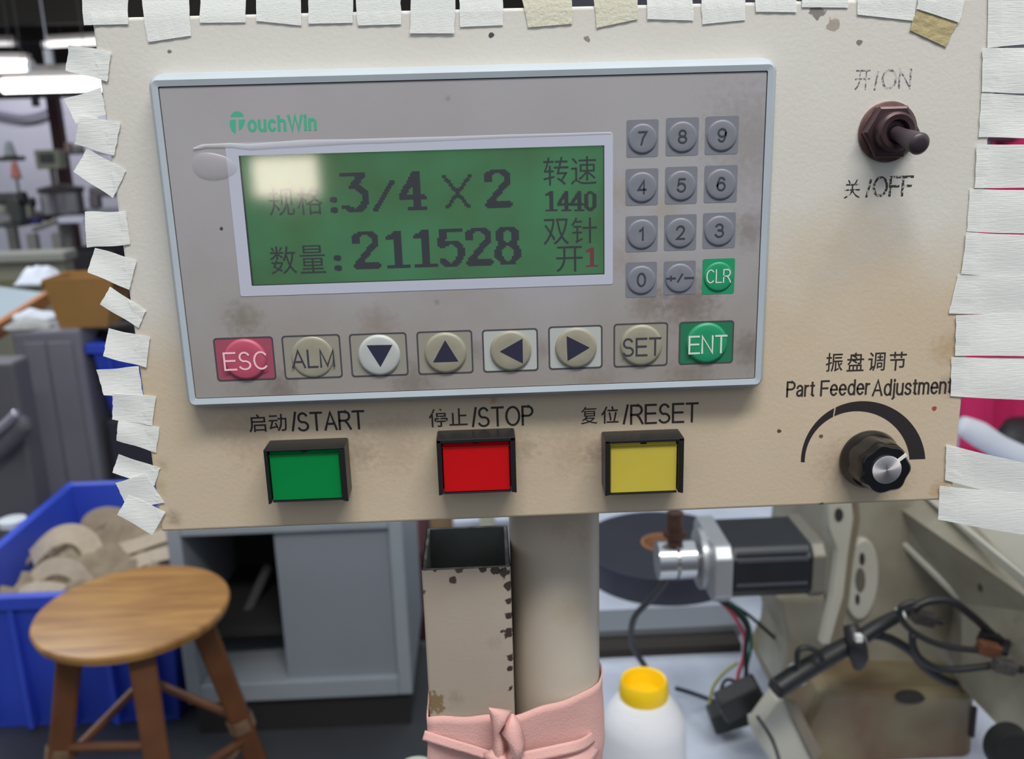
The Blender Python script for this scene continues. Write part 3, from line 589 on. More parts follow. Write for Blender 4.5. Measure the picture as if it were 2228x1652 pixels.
# ------------------------------------------------------------------ illuminated push buttons
HP = .0085
def push(front, lens, rgb, label, cmp_):
    yF = YP-HP
    cx, cz, w_, h_ = pbox(*front, yF); lx, lz, lw_, lh_ = pbox(*lens, yF+.0012)
    x0, x1, z0, z1 = cx-w_/2, cx+w_/2, cz-h_/2, cz+h_/2
    t = thing('push_button', (cx, YP, cz), label, 'button', 'rectangular push buttons under the terminal')
    ix0, ix1, iz1, iz0 = lx-lw_/2-.0003, lx+lw_/2+.0003, lz+lh_/2+.0016, lz-lh_/2-.0002
    mb = MB()                                                 # hood: flared base, top wall and two side cheeks, open below
    mb.prism([(x0+.0002, YP, z1+.0002), (x1-.0002, YP, z1+.0002), (x1, yF, z1), (x0, yF, z1)], [(x0+.0002, YP, iz1), (x1-.0002, YP, iz1), (x1, yF, iz1), (x0, yF, iz1)])
    mb.prism([(x0, YP, z1), (ix0, YP, z1), (ix0, YP, z0+.0004), (x0, YP, z0+.0004)], [(x0, yF, z1), (ix0, yF, z1), (ix0, yF, z0-.0002), (x0, yF, z0-.0006)])
    mb.prism([(ix1, YP, z1), (x1, YP, z1), (x1, YP, z0+.0004), (ix1, YP, z0+.0004)], [(ix1, yF, z1), (x1, yF, z1), (x1, yF, z0-.0006), (ix1, yF, z0-.0002)])
    mb.box(ix0, ix1, yF+.003, YP, z0+.0003, iz1).box(ix0, ix1, yF+.0014, yF+.004, iz0-.0006, iz0)
    mb.build('hood', BLACK, t, bevel=.00025, seg=2)
    m = mat('lens_'+cmp_, rgb, .28, var=.1, scale=60, emit=.10)
    mb = MB(); bx0, bx1, bz0, bz1 = lx-lw_/2, lx+lw_/2, lz-lh_/2, lz+lh_/2
    mb.prism([(bx0, yF+.0035, bz0), (bx1, yF+.0035, bz0), (bx1, yF+.0035, bz1+.0014), (bx0, yF+.0035, bz1+.0014)], [(bx0, yF+.0012, bz0), (bx1, yF+.0012, bz0), (bx1, yF+.0012, bz1), (bx0, yF+.0012, bz1)])
    ln = mb.build('lens', m, t, bevel=.0002)
    mb = MB().box(lx-.0009, lx+.0009, yF+.0016, yF+.003, bz1+.0006, bz1+.0016); mb.build('catch', BLACK, t)
    mb = MB().box(bx0-.0002, bx1+.0002, yF+.0010, yF+.0016, bz1-.0001, bz1+.0002); mb.build('lens_rim', clear_film('lens_rim_clear_'+cmp_, rgb, .5, .1, .15), ln)
push((578, 977, 754, 1092), (590, 990, 741, 1087), (0, 124, 60), 'green rectangular START push button in a black hood', 'green')
push((952, 955, 1123, 1073), (965, 972, 1109, 1069), (188, 12, 18), 'red rectangular STOP push button in a black hood', 'red')
push((1317, 957, 1488, 1074), (1329, 972, 1472, 1071), (190, 174, 68), 'yellow rectangular RESET push button in a black hood', 'yellow')

# ------------------------------------------------------------------ toggle switch
c = P(1930, 287, YP); tg = thing('toggle_switch', c, 'dark metal toggle switch flicked down between ON and OFF lettering', 'switch')
NUT = mat('tarnished_steel', (150, 118, 112), .28, metal=.85, var=.5, scale=250); NUTD = mat('worn_dark_steel', (92, 72, 76), .34, metal=.65, var=.3, scale=300)
rw = 63*.266/2000
MB().lathe(c, (0, -1, 0), [(0, rw), (.0008, rw), (.0010, rw*.95)], 40).build('washer', NUT, tg, smooth=True)
MB().lathe(c, (0, -1, 0), [(.0009, rw*.97), (.0030, rw*.97), (.0036, rw*.86)], 6).build('hex_nut', NUTD, tg, bevel=.0003)
MB().lathe(c, (0, -1, 0), [(.003, rw*.66), (.0068, rw*.64), (.0074, rw*.56), (.0072, rw*.40), (.0052, rw*.34)], 36).build('bushing', NUTD, tg, smooth=True)
tip = P(2004, 315, YP-.0185); b0 = c+Vector((0, -.004, 0))
MB().tube([b0, b0.lerp(tip, .35), b0.lerp(tip, .7), b0.lerp(tip, .93), tip], [.0019, .0021, .0027, .0030, .0016], n=20, sub=5).build('lever', mat('dark_bakelite', (66, 54, 62), .42, var=.15, scale=200), tg, smooth='full')

# ------------------------------------------------------------------ control knob
c = P(1889, 997, YP); kn = thing('rotary_dial', c, 'black fluted knob with silver cap and white pointer line', 'knob')
KBK = mat('knob_bakelite', (16, 16, 19), .22)
fc = P(1928.6, 1022, YP-.0135); axis = (fc-c); hl = axis.length
kd = axis.normalized()
rs_ = 71*.265/2000; rf = 58*.252/2000
MB().lathe(c+Vector((0, 0, 0)), (0, -1, 0), [(.0002, rs_*.97), (.0012, rs_), (.0022, rs_*.98), (.0042, rs_*.9), (.0050, rs_*.86)], 48).build('skirt', KBK, kn, smooth=True)
flute = lambda a, h: 1+.045*math.cos(7*a)*min(1, max(0, (h-.003)/.003))
MB().lathe(c, kd, [(.0025, rs_*.86), (.0050, rf*1.12), (.0100, rf*1.04), (hl-.0006, rf*1.0), (hl, rf*.93), (hl, .0044)], 70, fn=flute).build('grip', KBK, kn, smooth=True)
rc = 35*.25/2000
m = bpy.data.materials.new('spun_aluminium'); m.use_nodes = True; b = m.node_tree.nodes['Principled BSDF']; b.inputs['Base Color'].default_value = (.95, .9, .91, 1); b.inputs['Metallic'].default_value = 1
b.inputs['Roughness'].default_value = .42; b.inputs['Anisotropic'].default_value = .85
tn = m.node_tree.nodes.new('ShaderNodeTangent'); tn.direction_type = 'RADIAL'; tn.axis = 'Y'; m.node_tree.links.new(tn.outputs[0], b.inputs['Tangent'])
MB().lathe(fc, (0, -1, 0), [(-.0005, rc), (.0004, rc), (.0005, rc*.96)], 48).build('cap', m, kn, smooth=True)
a_ = math.radians(38); e1 = Vector((math.cos(a_), 0, math.sin(a_))); e2 = Vector((-e1.z, 0, e1.x))
p0 = fc+e1*rc*1.02+Vector((0, -.00012, 0)); p1 = fc+e1*rf*1.0+Vector((0, -.00012, 0))
MB().prism([p0-e2*.00045, p1-e2*.00045, p1+e2*.00045, p0+e2*.00045], [q+Vector((0, .0006, 0)) for q in (p0-e2*.00045, p1-e2*.00045, p1+e2*.00045, p0+e2*.00045)]).build('pointer', mat('pointer_white', (225, 225, 220), .5), kn)

# ------------------------------------------------------------------ post, square tube and pink cloth tie
YC = .042
pl, pr = P(1111, 1250, YC), P(1303, 1250, YC); PX, PR = (pl.x+pr.x)/2, (pr.x-pl.x)/2
psp = [(P(u, v, YC-PR), r*.3/2000, c_, s_) for u, v, r, c_, s_ in ((1165, 1208, 5, (90, 80, 75), .9), (1290, 1180, 60, (175, 140, 115), .4), (1240, 1330, 60, (180, 160, 120), .3), (1215, 1150, 50, (170, 140, 125), .3))]
CREAM2 = stained('post_enamel', (204, 194, 180), (204, 194, 180), 0, 0, psp, rough=.4, bump=.08, amount=.2)
post = thing('post', (PX, YC, 0), 'thick round cream post holding up the control box', 'post')
MB().cyl((PX, YC, .012), (PX, YC, Z0), PR, n=48).build('pole', CREAM2, post, smooth=True)
MB().cyl((PX, YC, 0), (PX, YC, .012), .07, n=40).build('base_plate', CREAM2, post, smooth=True)
YF = .018
tf0, tf1 = P(917, 1242, YF), P(1111, 1242, YF); tz = tf0.z; tx0, tx1 = tf0.x, tf1.x
D = .034; th = .0013; tb = OZ-.40
tsp = [(P(u, v, YF), r*.29/2000, c_, s_) for u, v, r, c_, s_ in ((985, 1262, 9, (60, 40, 35), .95), (940, 1530, 32, (120, 95, 55), .8), (990, 1520, 30, (140, 125, 100), .5), (1107, 1275, 11, (48, 34, 32), .95), (1109, 1308, 9, (48, 34, 32), .95), (1109, 1340, 10, (48, 34, 32), .95),
    (1106, 1378, 14, (48, 34, 32), .95), (1110, 1430, 9, (48, 34, 32), .95), (1110, 1455, 8, (48, 34, 32), .95), (1111, 1498, 8, (48, 34, 32), .95), (920, 1290, 8, (45, 32, 32), .95), (1078, 1240, 12, (50, 38, 36), .95), (1098, 1246, 14, (50, 38, 36), .95), (1050, 1240, 8, (50, 38, 36), .95),
    (1075, 1400, 30, (160, 140, 125), .5), (1000, 1240, 8, (60, 45, 42), .9), (945, 1240, 6, (60, 45, 42), .9), (940, 1300, 70, (175, 155, 140), .3))]
TUBE = stained('tube_enamel', (178, 167, 156), (178, 167, 156), 0, 0, tsp, rough=.5, bump=.1, amount=.3)
sq = thing('square_tube', ((tx0+tx1)/2, YF+D/2, tb), 'open-topped square cream tube with chipped edges, strapped to the post', 'tube')
def sqr(i, z): return [(tx0+i, YF+i, z), (tx1-i, YF+i, z), (tx1-i, YF+D-i, z), (tx0+i, YF+D-i, z)]
mb = MB(); mb.loops([sqr(0, tb), sqr(0, tz)], True, False); mb.build('shell', TUBE, sq, bevel=.0008)
mb = MB(); mb.loops([sqr(.0003, tz), sqr(th, tz)], False, False); mb.build('rim', mat('bare_dark_steel', (60, 50, 50), .5, metal=.4, rgb2=(150, 145, 140), scale=180), sq)
mb = MB(); mb.loops([sqr(th, tz), sqr(th, tz-.2)], False, True); mb.build('lining', mat('tube_inside', (120, 126, 122), .55, var=.3, scale=80), sq)
# cloth tie: loose hull round tube and post
def hull(off, n=72):
    pts = []
    cx_, cy_ = (tx0+PX+PR)/2, YF+.018
    corners = [(tx0, YF), (tx1, YF), (tx0, YF+D), (tx1, YF+D)] + [(PX+PR*math.cos(a*math.pi/12), YC+PR*math.sin(a*math.pi/12)) for a in range(24)]
    cs = sorted(set(corners))
    def half(cs):
        h = []
        for p in cs:
            while len(h) > 1 and (h[-1][0]-h[-2][0])*(p[1]-h[-2][1])-(h[-1][1]-h[-2][1])*(p[0]-h[-2][0]) <= 0: h.pop()
            h.append(p)
        return h
    H = half(cs)[:-1]+half(cs[::-1])[:-1]
    per = [math.dist(H[i], H[(i+1) % len(H)]) for i in range(len(H))]; tot = sum(per)
    out = []; 
    for k in range(n):
        s = tot*k/n; i = 0
        while s > per[i]: s -= per[i]; i += 1
        a, b2 = H[i], H[(i+1) % len(H)]; t = s/per[i]; p = Vector((a[0]+(b2[0]-a[0])*t, a[1]+(b2[1]-a[1])*t)); c2 = Vector((cx_, cy_)); out.append(p+(p-c2).normalized()*off)
    return out
PINK = mat('pink_cloth', (220, 172, 166), .9, var=.08, scale=60, bump=.25, bscale=1500)
zt = P(1010, 1556, YF).z; zbm = zt-.075
tie = thing('cloth_tie', ((tx0+PX)/2, YF, zbm), 'pink cloth strip knotted round the square tube and the post', 'cloth')
H0_ = hull(.0012); ls = []
for k in range(26):
    t = k/25; l = []
    for i, p in enumerate(H0_):
        side = max(0, (p.x-PX)/PR); z = zt+(zbm-zt)*t + (1-t)*(.0005*side**3 + .0004*math.sin(i*.9))
        wr = .0007*math.sin(t*14+p.x*90)*(.3+t) + .0009*max(0, math.sin(t*30-p.x*260+1))*t
        c2 = Vector(((tx0+PX+PR)/2, YF+.018)); q = p+(p-c2).normalized()*(wr+.0004*t); l.append(Vector((q.x, q.y, z)))
    ls.append(l)
mb = MB(); mb.loops(ls, False, False); mb.build('band', PINK, tie, smooth='full', solid=.0005)
yk = YF-.003
K = lambda u, v, dy=0: P(u, v, yk+dy)
mb = MB(); mb.tube([K(922, 1600, .002), K(980, 1618), K(1040, 1636), K(1085, 1652, -.002)], .0016, n=8, flat=((0, -1, 0.4), .0016, .0004)).build('fold', PINK, tie, smooth='full')
mb = MB(); mb.tube([K(1303, 1590, .022), K(1270, 1618, .008), K(1210, 1634, .001), K(1110, 1655, -.002)], .0016, flat=((0, -1, .4), .0020, .0004)).build('fold', PINK, tie, smooth='full')
mb = MB(); mb.tube([K(1305, 1602, .024), K(1275, 1645, .008), K(1220, 1665, .001), K(1120, 1680, -.002)], .0016, flat=((0, -1, .4), .0028, .0004)).build('fold', PINK, tie, smooth='full')
def petal(pts, name='bow_end'):                               # folded cloth end: ribs of three points across
    mb = MB(); ls = []
    for (a, b2), (c2, d), bulge in pts:
        A, B = K(a, b2, -.002), K(c2, d, -.002); M = (A+B)/2; M.y -= bulge; ls.append([A, (A+M)/2+Vector((0, -bulge*.3, 0)), M, (B+M)/2+Vector((0, -bulge*.3, 0)), B])
    mb.loops(ls, False, False, closed=False); mb.build(name, PINK, tie, smooth='full', solid=.0006)
petal([((1064, 1540), (1066, 1541), .0), ((1067, 1556), (1112, 1546), .002), ((1070, 1572), (1100, 1572), .003), ((1074, 1590), (1086, 1590), .002), ((1074, 1615), (1096, 1612), .002), ((1072, 1640), (1098, 1636), .003), ((1080, 1668), (1095, 1668), .001)])
petal([((1114, 1553), (1118, 1555), .0), ((1100, 1572), (1130, 1572), .003), ((1088, 1590), (1136, 1590), .004), ((1100, 1602), (1141, 1612), .005), ((1108, 1625), (1140, 1632), .005), ((1100, 1645), (1128, 1650), .003), ((1090, 1672), (1112, 1676), .001)])
petal([((1052, 1640), (1058, 1652), .001), ((1070, 1632), (1078, 1658), .003), ((1088, 1628), (1096, 1664), .004), ((1104, 1640), (1108, 1668), .002)], 'knot')
# ------------------------------------------------------------------ machine table and what is on it
TZ = .62
TBL = mat('pale_blue_laminate', (196, 204, 220), .35, var=.12, scale=25)
tx = PZ(1225, 1400, TZ).x
tab = thing('machine_table', (tx+.5, .9, 0), 'pale blue-white machine table to the right behind the post', 'table')
MB().box(tx, tx+1.5, .30, 1.75, TZ-.03, TZ).build('tabletop', TBL, tab, bevel=.004)
for a, b_ in ((tx+.06, .40), (tx+1.42, .40), (tx+.06, 1.68), (tx+1.42, 1.68)):
    MB().box(a-.02, a+.02, b_-.02, b_+.02, 0, TZ-.03).build('leg', mat('grey_steel', (120, 122, 128), .5, metal=.3), tab)
# thread cone (near)
ct = P(1401, 1478, .56); cc = Vector((ct.x, .56, 0)); zc = ct.z
sc_ = (zc-TZ)
WTH = mat('white_thread', (222, 223, 228), .8, bump=.5, bscale=500, stretch=(.1, .1, 3)); YEL = mat('yellow_plastic', (246, 204, 20), .4)
dpt = (Vector((cc.x, cc.y, zc))-CAM).dot(fwd); px_m = dpt/F
cone = thing('thread_cone', (cc.x, cc.y, TZ), 'large white thread cone with yellow collar on the machine table', 'thread cone')
rb_ = 92*px_m; rt_ = 53*px_m
MB().lathe((cc.x, cc.y, TZ), (0, 0, 1), [(0, rb_*1.04), (.006, rb_*1.06), (sc_-.055, rb_*1.0), (sc_-.045, rb_*.97), (sc_-.034, rb_*.84), (sc_-.022, rt_*1.12), (sc_-.018, rt_*.9)], 48).build('thread', WTH, cone, smooth='full')
MB().lathe((cc.x, cc.y, TZ), (0, 0, 1), [(sc_-.021, rt_*.98), (sc_-.012, rt_*1.02), (sc_-.002, rt_*.96), (sc_, rt_*.92), (sc_-.001, rt_*.84), (sc_-.016, rt_*.70), (sc_-.017, .001)], 48).build('collar', YEL, cone, smooth=True)
# reel of black tape
rc_ = PZ(1440, 1182, TZ+.042); rd = thing('webbing_reel', (rc_.x, rc_.y, TZ), 'flat reel of black webbing with brown card core lying on the table', 'reel')
RB = mat('black_webbing', (44, 46, 58), .5, var=.25, scale=4, bump=.5, bscale=60, stretch=(1, 1, .1))
# wound tape: low ridges in rings
prof = [(0, .128)] + [(.042, .128)] + [(.042+.0008*(k % 2), .128-.0045*k) for k in range(1, 22)] + [(.0, .0335)]
MB().lathe((rc_.x, rc_.y, TZ), (0, 0, 1), prof, 64, False, False).build('winding', RB, rd, smooth=True)
MB().lathe((rc_.x, rc_.y, TZ), (0, 0, 1), [(.0, .033), (.044, .033), (.044, .0295), (.0, .0295)], 40, False, False).build('core', mat('brown_card', (158, 112, 78), .8, var=.15), rd, smooth=True)
# steel rail lying across the table
ra_, rb2 = PZ(1290, 1372, TZ+.022), PZ(1622, 1372, TZ+.022); yy = ra_.y
rl = thing('steel_rail', ((ra_.x+rb2.x)/2, yy, TZ), 'grey steel rail with dark slot lying in front of the black reel', 'rail')
MB().box(tx+.01, rb2.x, yy, yy+.055, TZ+.004, TZ+.022).build('rail_body', mat('grey_rail', (128, 134, 142), .4, metal=.4), rl, bevel=.002)
MB().box(tx+.01, rb2.x-.01, yy-.035, yy, TZ, TZ+.012).build('slot', mat('dark_slot', (38, 32, 28), .7), rl)
tag(MB().box(tx+.012, tx+.05, yy+.09, yy+.12, TZ, TZ+.008).build('blue_tag', mat('bright_blue', (40, 130, 225), .5)), 'small bright blue tag on the table between post and black reel', 'tag')
# stepper motor on its bracket
YM = .52
ML, MT = P(1594, 1160, YM), P(1594, 1160, YM)
mx0 = P(1596, 1200, YM).x; mx1 = P(1770, 1200, YM).x; mz1 = P(1600, 1200, YM).z; mz0 = P(1600, 1311, YM).z; MD = .085
mt = thing('stepper_motor', ((mx0+mx1)/2, YM+MD/2, mz0), 'square black stepper motor with silver flange and shaft coupling', 'motor')
MBK = mat('motor_black', (38, 40, 44), .4, metal=.2, var=.2, scale=40); ALU = mat('cast_aluminium', (176, 180, 184), .35, metal=.55, var=.1)
ch = .010
def oct_(x, g=0): 
    y0, y1, z0, z1 = YM-g, YM+MD+g, mz0-g, mz1+g
    return [(x, y0+ch, z0), (x, y1-ch, z0), (x, y1, z0+ch), (x, y1, z1-ch), (x, y1-ch, z1), (x, y0+ch, z1), (x, y0, z1-ch), (x, y0, z0+ch)]
MB().prism(oct_(mx0), oct_(mx1)).build('body', MBK, mt, bevel=.0015)
fx = P(1556, 1200, YM).x
MB().prism(oct_(fx, .003), oct_(mx0, .003)).build('flange', ALU, mt, bevel=.002)
MB().prism(oct_(mx1, .002), oct_(P(1800, 1200, YM).x, .002)).build('end_cap', mat('end_cap_metal', (120, 118, 108), .45, metal=.4), mt, bevel=.002)
cyy, czz = YM+MD/2, (mz0+mz1)/2
MB().cyl((fx, cyy, czz), (fx-.006, cyy, czz), .030, n=36).cyl((fx-.006, cyy, czz), (fx-.014, cyy, czz), .010).build('pilot', ALU, mt, smooth=True)
cpl = MB(); cpl.cyl((fx-.010, cyy, czz), (fx-.026, cyy, czz), .019, n=32).cyl((fx-.026, cyy, czz), (fx-.029, cyy, czz), .012, n=24).cyl((fx-.029, cyy, czz), (fx-.046, cyy, czz), .019, n=32)
cpl.build('coupling', mat('bright_steel', (205, 207, 210), .2, metal=.9), mt, smooth=True)
mb = MB()
for z in (mz1-.012, mz0+.016, (mz0+mz1)/2+.022): mb.box(mx0+.004, mx1-.004, YM-.001, YM+.002, z, z+.003)
mb.build('rib', mat('motor_rib', (70, 74, 82), .35), mt)
mb = MB(); mb.cyl((fx-.030, cyy-.005, czz+.018), (fx-.030, cyy-.005, czz+.052), .008, n=16).cyl((fx-.030, cyy-.005, czz+.026), (fx-.030, cyy-.005, czz+.032), .011, n=6)
tag(mb.build('brass_fitting', mat('brass_brown', (96, 72, 62), .4, metal=.5, var=.4, scale=80), smooth=True), 'brown brass fitting standing above the motor coupling', 'fitting')

# cream machine: bracket, casting, arm, base
MC = mat('machine_cream', (152, 149, 134), .38, var=.22, scale=12, bump=.1, bscale=60, rgb2=(120, 113, 97)); MC2 = mat('machine_cream_light', (174, 172, 160), .35, var=.12, scale=14)  # machine creams and base are darkened in place of shadow
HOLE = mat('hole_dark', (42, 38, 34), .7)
def slab(pts, back, m, name, par, bevel=.003, **k):           # pts: (u, v, y); thickness towards +y
    a = [P(u, v, y) for u, v, y in pts]; b2 = [p+Vector(back) for p in a]; return MB().prism(a, b2).build(name, m, par, bevel=bevel, **k)
mach = thing('industrial_machine', (P(1950, 1400, .7).x, .7, TZ), 'cream cast machine body with diagonal arm filling the lower right corner', 'machine')
slab([(1840, 1020, .66), (1960, 1020, .66), (2110, 1310, .66), (2120, 1510, .66), (1800, 1516, .66), (1790, 1400, .66)], (0, .22, 0), MC, 'casting', mach, bevel=.01)
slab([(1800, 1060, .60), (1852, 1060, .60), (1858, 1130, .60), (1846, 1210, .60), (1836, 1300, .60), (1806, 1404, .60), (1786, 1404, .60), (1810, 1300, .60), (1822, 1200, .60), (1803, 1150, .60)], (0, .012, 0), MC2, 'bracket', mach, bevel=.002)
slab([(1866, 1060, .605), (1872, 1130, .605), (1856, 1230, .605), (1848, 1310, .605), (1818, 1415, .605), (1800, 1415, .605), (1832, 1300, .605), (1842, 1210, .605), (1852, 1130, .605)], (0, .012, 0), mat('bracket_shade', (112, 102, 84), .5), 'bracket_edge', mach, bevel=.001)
def ell(u, v, ru, rv, y, yb, m, name, par, n=28, bevel=0.0, tilt=0.0):
    pts = []
    for i in range(n):
        a = 2*math.pi*i/n; x, z = ru*math.cos(a), rv*math.sin(a); pts.append((u+x*math.cos(tilt)-z*math.sin(tilt), v-(x*math.sin(tilt)+z*math.cos(tilt))))
    A = [P(a, b2, y) for a, b2 in pts]; B = [p+Vector((0, yb, 0)) for p in A]; return MB().prism(A, B).build(name, m, par, bevel=bevel, smooth=True)
ell(1826, 1121, 9, 14, .5985, .004, HOLE, 'hole', mach)
cp = ell(1876, 1262, 37, 88, .652, .012, MC2, 'cover_plate', mach, bevel=.002, tilt=-.08)
ell(1876, 1217, 6, 14, .6515, .003, HOLE, 'hole', cp); ell(1872, 1263, 11, 27, .6515, .003, mat('hole_ring', (90, 84, 74), .6), 'hole', cp); ell(1866, 1305, 5, 12, .6515, .003, HOLE, 'hole', cp)
# inclined arm: comes from upper left (far) to lower right (near)
def arm(a_pts, m, name, thick, bevel=.004): return slab(a_pts, thick, m, name, mach, bevel=bevel)
arm([(1935, 1080, .68), (2030, 1080, .66), (2300, 1335, .46), (2300, 1720, .46), (2090, 1500, .58), (2100, 1400, .60), (2083, 1302, .61), (1935, 1160, .68)], MC, 'arm', (0.03, .10, 0), .006)
arm([(1930, 1158, .674), (1945, 1152, .672), (2100, 1300, .602), (2086, 1312, .604)], MC2, 'arm_ridge_highlight', (0, .03, 0), .004)  # paler strip paints the highlight along the arm's ridge
arm([(2024, 1092, .645), (2046, 1092, .645), (2300, 1310, .445), (2300, 1340, .445)], MC2, 'arm_rail', (0, .02, 0), .003)
arm([(2046, 1080, .70), (2300, 1080, .55), (2300, 1318, .46)], MC2, 'arm_top', (0, .05, .0), .002)
ell(2165, 1141, 16, 6, .60, .004, HOLE, 'hole', mach); ell(2135, 1281, 3.5, 8, .535, .004, HOLE, 'hole', mach)
slab([(1790, 1500, .60), (2125, 1508, .60), (2118, 1640, .60), (2080, 1685, .60), (1780, 1685, .60), (1740, 1600, .60)], (0, .2, 0), mat('machine_base_cream', (128, 120, 94), .4, var=.3, scale=10, rgb2=(100, 76, 56)), 'base', mach, bevel=.008)
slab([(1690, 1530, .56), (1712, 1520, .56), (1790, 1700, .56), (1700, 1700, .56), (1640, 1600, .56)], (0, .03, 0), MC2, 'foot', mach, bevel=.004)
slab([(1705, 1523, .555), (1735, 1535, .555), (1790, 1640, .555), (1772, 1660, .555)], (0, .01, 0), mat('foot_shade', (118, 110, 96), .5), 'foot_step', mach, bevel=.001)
ell(1981, 1520, 32, 12, .5975, .006, HOLE, 'hole', mach); slab([(2119, 1541, .597), (2127, 1541, .597), (2121, 1606, .597), (2112, 1606, .597)], (0, .004, 0), HOLE, 'slot', mach, bevel=0)
ell(2215, 1652, 52, 52, .44, .02, DARK, 'handwheel', mach)
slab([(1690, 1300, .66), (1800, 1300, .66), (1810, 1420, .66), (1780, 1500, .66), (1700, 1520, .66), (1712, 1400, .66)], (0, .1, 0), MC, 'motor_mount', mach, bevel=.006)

# cable harness
CB = mat('black_cable', (24, 24, 27), .45)
def cable(name, pts, y, rpx, label, m=CB, cat='cable', group=None, **k):
    pp = [P(a, b2, (y if len(p_) == 0 else p_[0])) for a, b2, *p_ in pts]
    dm = (pp[0]-CAM).dot(fwd); mb = MB(); mb.tube(pp, rpx*dm/F, n=10, **k)
    return tag(mb.build(name, m, smooth='full'), label, cat, group)
har = thing('cable_harness', P(1850, 1420, .5), 'thick black taped cable bundle with white ties crossing the cream machine', 'cable')
dm = .78/F
MB().tube([P(1688, 1500, .50), P(1745, 1462, .51), P(1800, 1430, .52), P(1866, 1392, .53), P(1925, 1355, .54), P(1985, 1325, .56)], [26*dm, 25*dm, 24*dm, 21*dm, 18*dm, 14*dm], n=16).build('wrapped_bundle', CB, har, smooth='full')
MB().cyl(P(1690, 1499, .499), P(1684, 1504, .498), 22*dm, n=16).build('bundle_end', mat('cable_end', (14, 14, 15), .8), har)
for (u1, v1), r in (((1734, 1468), 27), ((1869, 1390), 22), ((1958, 1338), 17)):
    d = (P(1866, 1392, .53)-P(1745, 1462, .51)).normalized(); c_ = P(u1, v1, .513 if u1 < 1800 else (.53 if u1 < 1900 else .548))
    MB().lathe(c_-d*.002, d, [(0, r*dm*.98), (0, r*dm*1.05), (.004, r*dm*1.05), (.004, r*dm*.98)], 20, False, False).build('cable_tie', mat('white_nylon', (215, 218, 215), .5), har, smooth=True)
MB().obb(P(1868, 1388, .50), Vector((.003, 0, 0)), Vector((0, .003, 0)), Vector((0, 0, .003))).build('tie_head', mat('white_nylon', (215, 218, 215), .5), har)
mb = MB(); mb.tube([P(1850, 1360, .53), P(1862, 1400, .52), P(1868, 1430, .52), P(1866, 1455, .52)], [18*dm, 26*dm, 24*dm, 10*dm], n=12); mb.build('tape_flag', mat('black_tape', (30, 28, 32), .5), har, smooth='full')
cable('cable', [(1985, 1325), (2020, 1308), (2070, 1310), (2120, 1345), (2170, 1390), (2240, 1440)], .52, 9, 'uppermost black cable arching to the right off the bundle', group='loose cables at the right')
cable('cable', [(1990, 1310), (1962, 1320), (1960, 1345), (1990, 1378), (2050, 1405), (2130, 1416)], .50, 7, 'black cable looping off the bundle end to the rusty connector', group='loose cables at the right')
cable('cable', [(1985, 1380), (1988, 1410), (2010, 1440), (2060, 1458), (2165, 1448)], .50, 8, 'lowest black cable loop ending at the right-hand connector', group='loose cables at the right')
cable('cable', [(1905, 1382), (1940, 1392), (1985, 1420), (2010, 1450), (2045, 1475), (2078, 1490)], .54, [9, 10, 10, 12, 13, 4] and 10, 'thick tapered black cable ending on the cream casting', group='loose cables at the right')
cable('cable', [(1735, 1450), (1736, 1418), (1755, 1410), (1780, 1420), (1790, 1440)], .50, 6, 'small black cable loop standing above the bundle', group='loose cables at the right')
def connector(u, v, y, label, rgb=(62, 52, 50)):
    t = thing('connector', P(u, v, y), label, 'connector', 'cable connectors'); c_ = P(u, v, y)
    MB().obb(c_, Vector((.010, 0, -.003)), Vector((0, .006, 0)), Vector((.002, 0, .006))).build('shell', mat('connector_%d' % rgb[0], rgb, .5, metal=.4, var=.4, scale=150), t, bevel=.0015)
    MB().cyl(c_+Vector((.010, 0, -.003)), c_+Vector((.018, 0, -.005)), .004, n=14).build('plug', BLACK, t, smooth=True)
connector(2150, 1412, .50, 'rusty brown connector on the cream arm', (120, 78, 58)); connector(2185, 1450, .49, 'grey connector at the end of the lowest cable loop', (92, 88, 86)); connector(2010, 1345, .52, 'small dark connector at the end of the taped bundle', (70, 66, 66))
connector(2155, 1392, .515, 'black clip under the uppermost arching cable', (30, 28, 28))
tag(MB().obb(P(1610, 1520, .62), Vector((.022, 0, .012)), Vector((0, .014, 0)), Vector((-.006, 0, .012))).build('plug_block', BLACK, bevel=.003), 'black plug block lying left of the thick cable bundle', 'plug')
tag(MB().obb(P(1583, 1556, .66), Vector((.020, 0, .006)), Vector((0, .014, 0)), Vector((-.004, 0, .012))).build('plug_block', mat('dark_green_plastic', (36, 42, 38), .45), bevel=.003), 'dark greenish plug block next to the yellow wire', 'plug')
cable('wire', [(1557, 1590), (1545, 1550), (1550, 1500), (1575, 1465), (1605, 1442)], .68, 3.5, 'thin yellow wire curving above the plug blocks', mat('yellow_wire', (176, 172, 92), .5), 'wire', 'thin motor wires')
cable('wire', [(1572, 1312), (1600, 1345), (1620, 1385), (1618, 1430), (1606, 1470), (1604, 1510)], .66, 4.5, 'thin pink-red wire hanging down from the motor', mat('pink_wire', (214, 78, 104), .5), 'wire', 'thin motor wires')
cable('wire', [(1590, 1312), (1625, 1350), (1634, 1400), (1625, 1450), (1612, 1520)], .65, 4, 'thin green wire hanging down from the motor', mat('green_wire', (34, 112, 88), .5), 'wire', 'thin motor wires')
cable('wire', [(1566, 1308), (1600, 1330), (1626, 1370), (1622, 1420), (1626, 1500)], .64, 5, 'black wire running down beside the green one', CB, 'wire', 'thin motor wires')
cable('wire', [(1580, 1308), (1630, 1340), (1692, 1395)], .70, 4, 'black wire slanting right from under the motor', CB, 'wire', 'thin motor wires')
